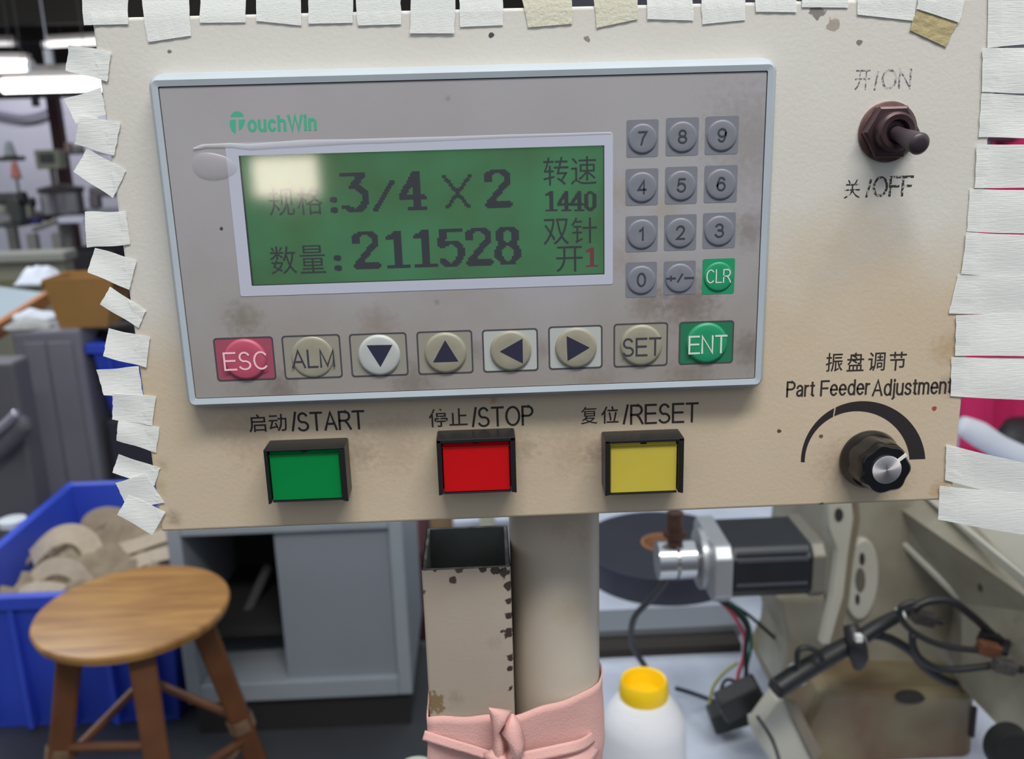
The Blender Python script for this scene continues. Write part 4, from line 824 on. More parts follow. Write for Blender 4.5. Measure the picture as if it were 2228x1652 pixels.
cable('wire', [(1606, 1485), (1580, 1480), (1568, 1505), (1566, 1540)], .68, 4, 'short dark blue wire arch left of the plug blocks', mat('navy_wire', (44, 54, 72), .5), 'wire', 'thin motor wires')
cable('cable', [(1462, 1180, .60), (1455, 1250, .62), (1420, 1300, .66), (1380, 1345, .70), (1375, 1400, .74), (1404, 1452, .76)], .7, 8, 'grey-black cable snaking down from the motor coupling to the thread cone', mat('grey_cable', (58, 58, 62), .5))
cable('cable', [(1470, 1498, .72), (1515, 1512, .72), (1580, 1536, .70)], .7, 5, 'thin dark cable running right from behind the thread cone', mat('navy_wire', (44, 54, 72), .5))
cable('cable', [(1648, 1560, .55), (1680, 1610, .52), (1700, 1670, .50)], .5, 4, 'thin black cable running down to the bottom edge beside the cream foot')

# small things seen through the gap left of the post
gx = P(1060, 1140, 2.0)
tag(MB().cyl((gx.x, 2.0, 0), (gx.x, 2.0, P(1060, 1020, 2.0).z), 19*2.2/F, n=20).build('cream_pipe', mat('ivory_pipe', (214, 214, 196), .5), smooth=True), 'short ivory pipe standing behind the square tube', 'pipe')
q1, q2 = P(985, 1135, 2.15), P(1112, 1135, 2.15)
tag(MB().box(q1.x, q2.x, 2.15, 2.4, 0, q1.z).build('white_carton', mat('white_carton', (200, 208, 226), .7), bevel=.01), 'pale white-blue carton behind the ivory pipe', 'carton')
q1, q2 = P(936, 1140, 2.5), P(1110, 1140, 2.5)
tag(MB().box(q1.x, q2.x, 2.5, 2.9, 0, P(1000, 1100, 2.5).z).build('brown_carton', mat('brown_carton', (172, 142, 104), .8), bevel=.01), 'brown carton farthest back behind the square tube', 'carton')
q1, q2 = P(897, 1300, 1.95), P(925, 1300, 1.95)
tag(MB().box(q1.x, q2.x, 1.95, 2.3, 0, P(910, 1200, 1.95).z).build('dark_red_bin', mat('dark_red', (70, 28, 34), .6), bevel=.01), 'dark red bin between the grey cabinet and the square tube', 'bin')
tag(MB().lathe((P(905, 1672, .25).x, .25, P(905, 1672, .25).z-.02), (0, 0, 1), [(0, .012), (.012, .016), (.02, .012), (.022, .002)], 24).build('ivory_ball', mat('ivory_cap', (214, 216, 196), .5), smooth=True), 'ivory rounded cap low behind the pink cloth', 'cap')

# ------------------------------------------------------------------ cabinet with sliding doors
cf = PZ(640, 1523, .09); yc = cf.y
cx0, cx1 = P(392, 1400, yc).x, P(891, 1400, yc).x; cz1 = P(640, 1140, yc).z
cab = thing('sliding_door_cabinet', ((cx0+cx1)/2, yc+.2, 0), 'low light grey metal cabinet with its left half open, behind the stool', 'cabinet')
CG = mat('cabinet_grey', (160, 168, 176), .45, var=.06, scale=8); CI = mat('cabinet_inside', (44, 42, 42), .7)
fw = .03; zb = .09; dp = .38
mb = MB(); mb.box(cx0, cx0+fw, yc, yc+dp, zb, cz1).box(cx1-fw, cx1, yc, yc+dp, zb, cz1).box(cx0+fw, cx1-fw, yc, yc+dp, cz1-.02, cz1).box(cx0+fw, cx1-fw, yc, yc+dp, zb, zb+.045)
mb.build('carcass', CG, cab, bevel=.003)
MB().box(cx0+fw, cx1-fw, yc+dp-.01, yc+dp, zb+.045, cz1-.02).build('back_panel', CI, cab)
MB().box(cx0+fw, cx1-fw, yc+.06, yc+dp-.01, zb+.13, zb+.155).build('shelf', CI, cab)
dx = P(604, 1300, yc).x
MB().box(dx, cx1-fw+.0, yc+.018, yc+.03, zb+.045, cz1-.02).build('door', mat('door_grey', (144, 150, 160), .45, var=.05, scale=6), cab, bevel=.002)
MB().box(cx0+.01, cx1-.01, yc+.02, yc+dp-.02, 0, zb).build('gap_shade_block', CI, cab)  # dark block stands in for the shaded gap under the cabinet
p0, p1 = P(520, 1370, yc+.12), P(585, 1230, yc+.2)
MB().tube([p0, p1], .012, n=8, sub=2).build('brace', mat('inner_brace', (72, 72, 74), .6), cab)

# ------------------------------------------------------------------ wooden stool
SZ = .48
sc0 = PZ(289, 1320, SZ); R_ = .172
stool = thing('wooden_stool', (sc0.x, sc0.y, 0), 'round wooden stool with cord-bound stretchers in front of the blue crate', 'stool')
m = bpy.data.materials.new('stool_wood'); m.use_nodes = True; nt = m.node_tree; N = nt.nodes; L = nt.links; b = N['Principled BSDF']; b.inputs['Roughness'].default_value = .38
tc = N.new('ShaderNodeTexCoord'); mp = N.new('ShaderNodeMapping'); mp.inputs['Rotation'].default_value = (0, 0, .9); mp.inputs['Scale'].default_value = (2, 14, 2); L.new(tc.outputs['Object'], mp.inputs[0])
nz = N.new('ShaderNodeTexNoise'); nz.inputs['Scale'].default_value = 3; nz.inputs['Detail'].default_value = 6; nz.inputs['Distortion'].default_value = .6; L.new(mp.outputs[0], nz.inputs['Vector'])
cr = N.new('ShaderNodeValToRGB'); e = cr.color_ramp.elements; e[0].position = .3; e[0].color = (*lin((140, 94, 50)), 1); e[1].position = .7; e[1].color = (*lin((184, 138, 76)), 1)
L.new(nz.outputs['Fac'], cr.inputs[0]); L.new(cr.outputs[0], b.inputs['Base Color']); WOOD = m
MB().lathe((sc0.x, sc0.y, 0), (0, 0, 1), [(SZ-.022, R_*.93), (SZ-.018, R_*.98), (SZ-.006, R_), (SZ-.001, R_*.985), (SZ, R_*.95), (SZ, .01)], 64).build('seat', WOOD, stool, smooth=True)
SW = mat('stool_leg_wood', (112, 70, 42), .45, var=.25, scale=20)
legs = []
for a in (-158, -66, 22, 112):
    d = Vector((math.cos(math.radians(a)), math.sin(math.radians(a)), 0)); tp = Vector((sc0.x, sc0.y, SZ-.02))+d*.105; bt = Vector((sc0.x, sc0.y, 0))+d*.205; legs.append((tp, bt))
    s1 = d*.023; s2 = d.cross(Vector((0, 0, 1)))*.023
    A = [tp-s1-s2, tp+s1-s2, tp+s1+s2, tp-s1+s2]; B = [bt-s1*.85-s2*.85, bt+s1*.85-s2*.85, bt+s1*.85+s2*.85, bt-s1*.85+s2*.85]
    MB().prism(A, B).build('leg', SW, stool, bevel=.006)
TW = mat('cord_binding', (122, 98, 74), .85, var=.3, scale=60)
hts = (.24, .20, .20, .25)
for k in range(4):
    (t0, b0_), (t1, b1_) = legs[k], legs[(k+1) % 4]; f0 = 1-hts[k]/SZ; f1 = 1-(hts[k]+(-.05 if k % 2 else .05))/SZ
    MB().cyl(t0.lerp(b0_, f0), t1.lerp(b1_, f1), .009, n=10).build('stretcher', SW, stool, smooth=True)
for k in range(4):
    t0, b0_ = legs[k]; f0 = 1-(hts[k])/SZ; mb = MB()
    for j in range(5):
        c_ = t0.lerp(b0_, f0-.02+.012*j); mb.lathe(c_-Vector((0, 0, .003)), (b0_-t0), [(0, .024), (.004, .027), (.008, .024)], 12, False, False)
    mb.build('cord_binding', TW, stool, smooth=True)
mb = MB(); t0, b0_ = legs[1]; t1, b1_ = legs[2]; mb.tube([t0.lerp(b0_, .62), t0.lerp(b1_, .7)+Vector((0, 0, .0)), t1.lerp(b1_, .5)], .006, n=8).tube([legs[0][0].lerp(legs[0][1], .66), legs[1][0].lerp(legs[1][1], .78)], .005, n=8); mb.build('cord', TW, stool, smooth='full')

# ------------------------------------------------------------------ blue crates
BLUE = mat('blue_plastic', (58, 86, 212), .42, var=.12, scale=5)
def crate(x0, x1, y0, y1, zb, zt, label, dipx=None, taper=.03):
    t = thing('plastic_crate', ((x0+x1)/2, (y0+y1)/2, zb), label, 'crate', 'blue plastic crates')
    w_ = .012; mb = MB()
    q = lambda i, z, tp: [(x0+i+tp, y0+i+tp, z), (x1-i-tp, y0+i+tp, z), (x1-i-tp, y1-i-tp, z), (x0+i+tp, y1-i-tp, z)]
    mb.loops([q(0, zb, taper), q(0, zt, 0), q(w_, zt, 0), q(w_, zb+.01, taper)], True, True); mb.build('shell', BLUE, t, bevel=.003)
    mb = MB(); mb.loops([q(-.012, zt-.03, 0), q(-.012, zt, 0), q(.002, zt, 0), q(.002, zt-.03, 0)], False, False); mb.build('rim', BLUE, t, bevel=.003)
    n = 5
    for k in range(n):
        x = x0+.06+(x1-x0-.12)*k/(n-1); MB().box(x-.006, x+.006, y0-.008, y0+taper, zb+.02, zt-.03).build('rib', BLUE, t)
    return t
fy = PZ(200, 1592, 0).y; bzt = P(200, 1288, fy).z
bx0 = P(-140, 1300, fy).x; bx1 = min(P(386, 1400, fy).x, cx0-.012)
yb_ = PZ(160, 1052, bzt).y
crate(bx0, bx1, fy, yb_, 0, bzt, 'large blue crate full of canvas strips, nearest the stool')
# canvas strips heaped in the crate
CV = mat('canvas', (150, 134, 112), .9, var=.25, scale=25, bump=.3, bscale=300)
CV2 = mat('pale_canvas', (198, 182, 160), .9, var=.15, scale=40, bump=.3, bscale=500)
hp = MB(); nx, ny = 36, 36; vs_, fs = [], []
for j in range(ny+1):
    for i in range(nx+1):
        x = bx0+.02+(bx1-bx0-.04)*i/nx; y = fy+.02+(yb_-fy-.04)*j/ny
        e_ = min(i, nx-i, j, ny-j)/6.0; e_ = min(1, e_)
        z = bzt-.13+.05*e_*((j/ny < .8)) + .05*noise.noise(Vector((x*9, y*9, 3)))+.035*noise.noise(Vector((x*22, y*22, 8)))+.03*abs(noise.noise(Vector((x*34, y*14, 2))))
        z += .10*math.exp(-(((x-(bx0+bx1)/2-.12)/.2)**2+((y-(fy+.38))/.14)**2)); vs_.append((x, y, z))
for j in range(ny):
    for i in range(nx): a = j*(nx+1)+i; fs.append((a, a+1, a+nx+2, a+nx+1))
hp.add(vs_, fs); tag(hp.build('canvas_heap', CV, smooth='full'), 'crumpled heap of beige canvas scraps filling the nearer blue crate', 'cloth', kind='stuff')
def strip(pts, wd, nrm, label):
    mb = MB(); mb.tube([P(a, b2, y) for a, b2, y in pts], .001, flat=(nrm, wd*.62, .0015), sub=8); return tag(mb.build('canvas_strip', CV2, smooth=True), label, 'strip', 'canvas strips in the crate')
y_ = fy+.3
strip([(-60, 1400, y_+.05), (-20, 1330, y_+.05), (20, 1268, y_+.05), (60, 1222, y_+.05), (110, 1180, y_+.05), (165, 1164, y_+.05)], .012, (0, -.5, 1), 'narrow olive-beige canvas strip running down over the left wall of the crate')
strip([(70, 1215, y_+.02), (115, 1172, y_+.02), (160, 1162, y_+.02), (195, 1185, y_+.0), (208, 1240, y_-.04), (200, 1300, y_-.08)], .042, (0, -.6, .8), 'broad canvas strip arching over the middle of the heap')
strip([(192, 1172, y_+.12), (196, 1138, y_+.12), (225, 1122, y_+.12), (262, 1126, y_+.12), (290, 1150, y_+.12)], .036, (0, -1, .6), 'canvas strip standing up in a loop at the back of the heap, left one')
strip([(262, 1172, y_+.08), (280, 1142, y_+.08), (310, 1136, y_+.08), (345, 1152, y_+.08), (372, 1176, y_+.08)], .034, (0, -1, .6), 'canvas strip standing up in a loop at the back of the heap, right one')
strip([(175, 1235, y_-.03), (240, 1205, y_-.03), (310, 1182, y_-.03), (392, 1152, y_-.03)], .030, (0, -.8, 1), 'straight canvas strip rising rightwards behind the stool seat')
strip([(190, 1285, y_-.09), (250, 1245, y_-.08), (320, 1215, y_-.08), (395, 1196, y_-.08)], .030, (0, -.6, 1), 'lower straight canvas strip just above the stool seat')
strip([(60, 1290, y_-.12), (85, 1250, y_-.10), (120, 1232, y_-.10), (160, 1240, y_-.12), (190, 1275, y_-.14)], .034, (0, -.6, 1), 'short pale canvas strip folded beside the left wall of the crate')
strip([(20, 1310, y_-.16), (60, 1282, y_-.16), (110, 1278, y_-.16), (160, 1290, y_-.17)], .022, (0, -.6, 1), 'canvas strip lying along the front wall inside the crate')
y2 = 2.72; a1, a2 = P(196, 760, y2), P(300, 760, y2) 
crate(a1.x, a2.x+.2, y2, y2+.30, P(200, 918, y2).z, P(200, 748, y2).z, 'small blue crate standing on a dark box behind the tape tabs')
tag(MB().box(a1.x+.01, a2.x+.19, y2+.01, y2+.29, 0, P(200, 918, y2).z).build('dark_box', mat('dark_box', (58, 58, 70), .7), bevel=.01), 'dark grey box under the small blue crate', 'box')
mb = MB(); mb.lathe((P(225, 735, y2).x+.03, y2+.15, P(235, 748, y2).z-.03), (0, 0, 1), [(0, .085), (.025, .115), (.045, .11), (.062, .07), (.068, .01)], 24, fn=lambda a, h: 1+.15*math.sin(3*a+h*40))
tag(mb.build('dark_bag', mat('black_bag', (26, 24, 28), .5), smooth='full'), 'crumpled black bag lying on the small blue crate', 'bag')

# ------------------------------------------------------------------ grey floor cabinet and things near it (left)
yg = 2.7
g0, g1 = P(20, 716, yg), P(172, 716, yg)
gc = thing('grey_cabinet', ((g0.x+g1.x)/2, yg+.25, 0), 'dull grey metal cupboard between the blue crates and the left frame edge', 'cabinet')
GM = mat('dull_grey', (136, 134, 144), .6, var=.2, scale=3); GD = mat('dull_dark_grey', (98, 96, 102), .6)
MB().box(g0.x, g1.x, yg, yg+.19, 0, g1.z).build('body', GM, gc, bevel=.012)
MB().box(g0.x+.04, (g0.x+g1.x)/2-.005, yg-.006, yg, .08, g1.z-.04).build('door', GM, gc, bevel=.004)
MB().box((g0.x+g1.x)/2+.005, g1.x-.03, yg-.006, yg, .08, g1.z-.04).build('door', GM, gc, bevel=.004)
h0, h1 = P(-200, 760, 2.3), P(22, 760, 2.3)
dk = thing('dark_stand', ((h0.x+h1.x)/2, 2.5, 0), 'dark steel stand with a slanting bright bar at the left frame edge', 'stand')
MB().box(h0.x, h1.x, 2.3, 2.40, .02, P(0, 790, 2.3).z).build('body', GD, dk, bevel=.01)
MB().tube([P(-30, 960, 2.22), P(10, 925, 2.22), P(38, 898, 2.22)], .014, n=10, sub=3).build('bar', mat('bright_bar', (165, 160, 172), .3, metal=.5), dk, smooth='full')
MB().tube([P(-30, 1000, 2.25), P(20, 955, 2.25), P(55, 915, 2.25)], .03, n=10, sub=3).build('rail', GD, dk, smooth='full')
MB().box(h0.x, h1.x, 2.31, 2.39, 0, .02).build('foot', GD, dk)
tag(MB().lathe((P(28, 1138, 2.1).x, 2.1, 0), (0, 0, 1), [(0, .03), (.004, .03), (P(28, 1150, 2.1).z, .012), (P(28, 1142, 2.1).z, .035), (P(28, 1130, 2.1).z, .035), (P(28, 1128, 2.1).z, .002)], 20).build('stand_lamp', mat('shiny_white', (235, 240, 245), .15), smooth=True), 'small shiny white knob on a stalk left of the nearer crate', 'knob')

# table with orange edge, cloth and carton
tzA = .75
c1, c2 = PZ(98, 637, tzA), PZ(-60, 735, tzA); d_ = (c2-c1); far = Vector((-1.2, .9, 0))
tA = thing('work_table', (c1.x-.5, c1.y, 0), 'work table with pale blue top and orange wooden edge, left of the brown carton', 'table')
pa = [c1, c2, c2+far, c1+far]
MB().prism(pa, [p-Vector((0, 0, .03)) for p in pa]).build('tabletop', mat('table_blue', (158, 172, 180), .5), tA)
n_ = Vector((d_.y, -d_.x, 0)).normalized(); n_ = n_ if n_.y < 0 else -n_
MB().prism([c1+n_*.004-Vector((0, 0, .045)), c2+n_*.004-Vector((0, 0, .045)), c2+n_*.004+Vector((0, 0, .004)), c1+n_*.004+Vector((0, 0, .004))], [p-n_*.02 for p in (c1-Vector((0, 0, .045)), c2-Vector((0, 0, .045)), c2+Vector((0, 0, .004)), c1+Vector((0, 0, .004)))]).build('edge_strip', mat('orange_wood', (176, 116, 66), .6), tA)
for p in (c1+Vector((-.12, .06, 0)), c2+Vector((-.1, .12, 0))): MB().box(p.x-.02, p.x+.02, p.y-.02, p.y+.02, 0, tzA-.03).build('leg', GM, tA)
def cloth_heap(name, c, rx, ry, h, m, label, cat, seed=1, group=None):
    mb = MB(); n, k = 40, 10; ls = []
    for j in range(k+1):
        t = j/k; l = []
        for i in range(n):
            a = 2*math.pi*i/n; rr_ = (1-t*.97)
            e = 1+.16*noise.noise(Vector((math.cos(a)*1.6+seed, math.sin(a)*1.6, t)))
            x, y = c.x+rx*rr_*e*math.cos(a), c.y+ry*rr_*e*math.sin(a)
            z = c.z + h*(1-(1-t)**2.2)*(.75+.55*noise.noise(Vector((x*11, y*11, seed)))) + .25*h*abs(noise.noise(Vector((x*26, y*26, seed+4))))*min(1, t*3)
            l.append(Vector((x, y, z)))
        ls.append(l)
    mb.loops(ls, True, True); return tag(mb.build(name, m, smooth='full'), label, cat, group)
WCOT = mat('white_cotton', (206, 210, 220), .9)
q = PZ(48, 628, tzA); cloth_heap('white_cloth', Vector((q.x, q.y+.16, tzA)), .11, .11, .08, WCOT, 'crumpled white cloth lying on the orange-edged table', 'cloth', 3)
q = PZ(66, 697, g1.z); cloth_heap('white_cloth', Vector((q.x, q.y+.03, g1.z)), .09, .05, .04, WCOT, 'white cloth on the grey cupboard, under the orange table edge', 'cloth', 5)
q = PZ(60, 716, g1.z); cloth_heap('grey_rag', Vector((q.x, yg+.035, g1.z)), .085, .034, .04, mat('grey_rag', (176, 178, 176), .9, var=.3, scale=20), 'pale grey rag at the front edge of the grey cupboard', 'rag', 9)
yk2 = yg+.02; k0, k1 = P(96, 610, yk2), P(250, 610, yk2); kt = P(180, 604, yk2).z; kb = g1.z
bc = thing('cardboard_box', ((k0.x+k1.x)/2, yk2+.1, kb), 'open brown cardboard carton standing on the dull grey cupboard', 'carton')
CBD = mat('cardboard', (174, 130, 72), .85, var=.15, scale=6)
bq = P(128, 700, yk2).x, P(232, 700, yk2).x
mb = MB(); mb.loops([[(bq[0], yk2, kb), (bq[1], yk2, kb), (bq[1], yk2+.15, kb), (bq[0], yk2+.15, kb)], [(k0.x, yk2-.015, kt), (k1.x, yk2-.015, kt), (k1.x, yk2+.17, kt), (k0.x, yk2+.17, kt)], [(k0.x+.006, yk2-.009, kt), (k1.x-.006, yk2-.009, kt), (k1.x-.006, yk2+.164, kt), (k0.x+.006, yk2+.164, kt)], [(bq[0]+.006, yk2+.006, kb+.008), (bq[1]-.006, yk2+.006, kb+.008), (bq[1]-.006, yk2+.144, kb+.008), (bq[0]+.006, yk2+.144, kb+.008)]], True, True)
mb.build('body', CBD, bc)
MB().prism([(k1.x, yk2-.015, kt), (k1.x, yk2+.17, kt), (k1.x+.045, yk2+.17, kt-.03), (k1.x+.045, yk2-.015, kt-.03)], [(k1.x, yk2-.015, kt-.004), (k1.x, yk2+.17, kt-.004), (k1.x+.045, yk2+.17, kt-.034), (k1.x+.045, yk2-.015, kt-.034)]).build('flap', CBD, bc)
MB().prism([(k0.x, yk2-.015, kt), (k0.x, yk2+.17, kt), (k0.x-.012, yk2+.17, kt-.03), (k0.x-.012, yk2-.015, kt-.03)], [(k0.x+.003, yk2-.015, kt-.002), (k0.x+.003, yk2+.17, kt-.002), (k0.x-.009, yk2+.17, kt-.032), (k0.x-.009, yk2-.015, kt-.032)]).build('flap', CBD, bc)
# cream bench in front of the far tables
yb2 = 4.4; e0, e1 = P(-80, 548, yb2), P(138, 548, yb2)
bn = thing('cream_bench', ((e0.x+e1.x)/2, yb2+.2, 0), 'cream-topped side bench in front of the yellow-edged work table', 'bench')
MB().box(e0.x, e1.x, yb2, yb2+.16, e1.z-.05, e1.z).build('benchtop', mat('bench_top', (142, 142, 134), .5), bn, bevel=.01)
MB().box(e0.x+.03, e1.x-.02, yb2+.03, yb2+.15, .0, e1.z-.05).build('cupboard', mat('bench_cream', (140, 138, 122), .6, var=.12, scale=3), bn, bevel=.01)
MB().box(e0.x+.05, e1.x-.15, yb2-.01, yb2+.03, e1.z-.17, e1.z-.13).build('handle_rail', mat('bench_rail', (110, 106, 78), .6), bn)

# far work table with machines
tzB = .78
m1, m2, m3 = PZ(86, 462, tzB), PZ(10, 482, tzB), PZ(250, 468, tzB)
tB = thing('work_table', (m1.x, m1.y, 0), 'far work table with yellow edge carrying sewing machines', 'table')
pa = [m2, m1, m3, m3+Vector((.2, 1.0, 0)), m2+Vector((-.8, 1.2, 0))]
MB().prism(pa, [p-Vector((0, 0, .04)) for p in pa]).build('tabletop', mat('far_top', (180, 182, 194), .5), tB)
MB().prism([m2+Vector((0, -.01, -.06)), m1+Vector((0, -.01, -.06)), m1+Vector((0, -.01, 0)), m2+Vector((0, -.01, 0))], [m2+Vector((0, .02, -.06)), m1+Vector((0, .02, -.06)), m1+Vector((0, .02, 0)), m2+Vector((0, .02, 0))]).build('edge_strip', mat('yellow_wood', (176, 128, 60), .6), tB)
LG = mat('far_leg', (130, 126, 122), .5)
for u, y in ((72, 6.2), (126, 6.2), (150, 7.0), (30, 6.9)):
    p = P(u, 520, y); MB().box(p.x-.03, p.x+.03, y-.03, y+.03, 0, tzB-.04).build('leg', LG, tB)
MB().tube([P(72, 500, 6.2), P(124, 480, 6.2)], .02, n=6, sub=2).build('crossbar', LG, tB); MB().tube([P(72, 590, 6.2), P(124, 575, 6.2)], .03, n=6, sub=2).build('crossbar', LG, tB)
tag(MB().box(P(10, 560, 6.6).x, P(66, 560, 6.6).x, 6.6, 7.0, 0, .5).build('dark_motor_box', mat('dark_machine', (46, 44, 48), .6), bevel=.04), 'dark motor box under the far work table, left', 'motor box')
tag(MB().box(P(140, 560, 6.8).x, P(250, 560, 6.8).x, 6.8, 7.2, 0, .56).build('dark_motor_box', mat('dark_machine', (46, 44, 48), .6), bevel=.04), 'dark motor box under the far work table, right', 'motor box')
tag(MB().box(P(-60, 560, 5.2).x, P(60, 560, 5.2).x, 5.2, 5.5, 0, .38).build('dark_box', mat('dark_navy', (52, 54, 66), .7), bevel=.02), 'low dark navy box on the floor at the left frame edge', 'box')
def sewing(x, y, s, label, rgb):
    t = thing('sewing_machine', (x, y, tzB), label, 'sewing machine', 'far sewing machines'); m = mat('sewing_%d' % rgb[0], rgb, .4)
    MB().box(x-.24*s, x+.24*s, y-.09, y+.09, tzB, tzB+.03*s).build('bed', m, t, bevel=.006)
    MB().box(x+.12*s, x+.23*s, y-.06, y+.06, tzB+.03*s, tzB+.28*s).build('column', m, t, bevel=.015)
    MB().box(x-.22*s, x+.22*s, y-.05, y+.05, tzB+.22*s, tzB+.33*s).build('arm', m, t, bevel=.02)
    MB().box(x-.23*s, x-.13*s, y-.05, y+.05, tzB+.10*s, tzB+.24*s).build('head', m, t, bevel=.015)
    MB().cyl((x+.23*s, y, tzB+.27*s), (x+.27*s, y, tzB+.27*s), .07*s, n=24).build('handwheel', mat('wheel_dark', (40, 40, 44), .4), t, smooth=True)
    MB().cyl((x-.18*s, y, tzB+.03*s), (x-.18*s, y, tzB+.11*s), .008, n=8).build('needle_bar', mat('bright_steel', (205, 207, 210), .2), t)
pm = P(40, 430, 6.7); sewing(pm.x-.12, 6.9, .5, 'cream sewing machine left of the dark pot on the far table', (150, 150, 134))
pm = P(-5, 430, 6.3); sewing(pm.x-.05, 6.4, .7, 'dark sewing machine cut off by the left frame edge', (66, 68, 66))
pm = P(232, 430, 6.9); sewing(pm.x, 7.0, .7, 'grey sewing machine half hidden behind the tape tabs', (110, 104, 108))
pt = P(135, 433, 6.9); po = thing('steel_pot', (pt.x, 6.9, tzB), 'round dark steel pot with bright band on the far table', 'pot')
MB().lathe((pt.x, 6.9, tzB), (0, 0, 1), [(0, .15), (.02, .165), (.05, .165)], 28).build('base', mat('pot_dark', (40, 38, 42), .4), po, smooth=True)
MB().lathe((pt.x, 6.9, tzB), (0, 0, 1), [(.05, .15), (.20, .15)], 28, False, False).build('band', mat('pot_steel', (140, 136, 142), .25, metal=.8), po, smooth=True)
MB().lathe((pt.x, 6.9, tzB), (0, 0, 1), [(.20, .16), (.235, .165), (.245, .12), (.265, .02)], 28).build('lid', mat('pot_lid', (60, 56, 58), .4), po, smooth=True)
tag(MB().box(P(95, 455, 6.4).x, P(165, 455, 6.4).x, 6.5, 6.75, tzB, tzB+.04).build('paper_stack', mat('pale_paper', (206, 208, 224), .8), bevel=.008), 'pale lilac paper stack at the front of the far table', 'paper')
tag(MB().box(P(178, 450, 6.5).x, P(202, 450, 6.5).x, 6.55, 6.7, tzB, tzB+.07).build('mint_box', mat('mint', (158, 190, 176), .6), bevel=.01), 'small mint-green box right of the paper stack', 'box')
tag(MB().box(P(40, 460, 6.4).x, P(62, 460, 6.4).x, 6.5, 6.6, tzB, tzB+.05).build('navy_pad', mat('navy_pad', (56, 54, 110), .6), bevel=.01), 'small navy pad in front of the cream sewing machine', 'pad')
def spool(u, v0, v1, y, rgb, label, r0=.05):
    p = P(u, v1, y); p2 = P(u, v0, y); t = thing('thread_spool', p, label, 'thread cone', 'far thread cones')
    MB().lathe(p, (0, 0, 1), [(0, r0), (.01, r0), ((p2.z-p.z)*.95, r0*.55), (p2.z-p.z, r0*.5)], 20).build('thread', mat('thread_%d' % rgb[1], rgb, .8), t, smooth=True)
    MB().cyl(p-Vector((0, 0, .01)), p, r0*1.1, n=16).build('base', mat('spool_base', (90, 90, 90), .5), t)
    return p
ps = spool(23, 308, 338, 8.4, (212, 220, 222), 'white thread cone on the small dark wall shelf', .05)
tag(MB().box(P(-40, 340, 8.4).x, ps.x+.08, 8.3, 8.5, ps.z-.05, ps.z-.01).build('wall_shelf', mat('shelf_dark', (84, 82, 80), .6)), 'small dark shelf under the white thread cone', 'shelf')
spool(36, 352, 386, 7.4, (206, 128, 124), 'salmon thread cone above the cream sewing machine', .038)
pz_ = P(36, 386, 7.4); tag(MB().cyl((pz_.x, 7.4, tzB), (pz_.x, 7.4, pz_.z-.01), .012, n=8).build('thread_stand', mat('stand_steel', (110, 110, 112), .4)), 'thin thread stand rod under the salmon thread cone', 'stand')
pb = P(102, 348, 9.0); cbx = thing('wall_control_box', (pb.x, 9.0, pb.z-.12), 'cream control cabinet with dark window beside the red-brown column', 'control box')
MB().box(P(76, 348, 9).x, P(130, 348, 9).x, 9.0, 9.15, P(100, 368, 9).z, P(100, 326, 9).z).build('body', mat('far_cream', (176, 174, 156), .6), cbx, bevel=.01)
MB().box(P(88, 348, 9).x, P(118, 348, 9).x, 8.985, 9.0, P(100, 355, 9).z, P(100, 334, 9).z).build('window', mat('far_dark_window', (84, 88, 84), .4), cbx)
MB().cyl((pb.x, 9.08, 0), (pb.x, 9.08, P(100, 368, 9).z), .03, n=10).build('stand_pole', LG, cbx)
for u0_, u1_, c3, lb in ((140, 152, (196, 172, 160), 'peach'), (160, 176, (186, 182, 174), 'beige')):
    tag(MB().box(P(u0_, 320, 9.4).x, P(u1_, 320, 9.4).x, 9.4, 9.5, P(150, 332, 9.4).z, P(150, 310 if lb == 'peach' else 316, 9.4).z).build('carton', mat('far_'+lb, c3, .7), bevel=.01), 'small %s carton on the far shelf right of the column' % lb, 'carton')
tag(MB().box(P(138, 334, 9.4).x, P(230, 334, 9.4).x, 9.35, 9.6, P(150, 337, 9.4).z, P(150, 332, 9.4).z).build('wall_shelf', mat('far_shelf', (120, 118, 124), .6)), 'long grey shelf right of the red-brown column', 'shelf')

# steel column, beams, lamps
RBW = mat('red_brown_steel', (70, 26, 32), .6, var=.2, scale=2)
pc = P(128, 300, 9.8)
col_ = thing('steel_column', (pc.x, 9.8, 0), 'red-brown steel column carrying the roof beams', 'column')
MB().box(pc.x-.055, pc.x+.055, 9.75, 9.86, .02, 3.0).build('shaft', RBW, col_); MB().box(pc.x-.12, pc.x+.12, 9.7, 9.92, 0, .02).build('foot_plate', RBW, col_)
def beam(u0_, v0, u1_, v1, y, h, rgb, name, label, dpth=.15):
    a, b2 = P(u0_, v0, y), P(u1_, v1, y); v = Vector((0, 0, h/2))
    mb = MB().prism([a-v, b2-v, b2+v, a+v], [p+Vector((0, dpth, 0)) for p in (a-v, b2-v, b2+v, a+v)])
    return tag(mb.build(name, mat('m_'+name+str(rgb[0]), rgb, .7, var=.15, scale=2)), label, 'beam')
beam(-900, 42, 1225, -11, 7.6, .23, (44, 39, 32), 'fascia_board', 'wide grey-brown fascia board along the top left')
beam(-900, 92, 1225, 40, 8.2, .17, (22, 17, 18), 'roof_beam', 'near-black roof beam under the grey-brown fascia board')
beam(-900, 138, 1225, 84, 9.4, .30, (40, 22, 26), 'roof_beam', 'dark wine-red roof beam behind the upper lamps')
beam(-900, 188, 1225, 136, 9.0, .07, (140, 70, 80), 'pipe_beam', 'pinkish red pipe beam above the brightest tube lamp')
beam(-900, 226, 1225, 176, 8.8, .08, (52, 44, 42), 'cable_tray', 'brown cable tray under the brightest tube lamp')
beam(-900, 172, 1225, 122, 7.4, .05, (190, 180, 175), 'light_rail', 'pale light rail between the two glowing tube lamps')
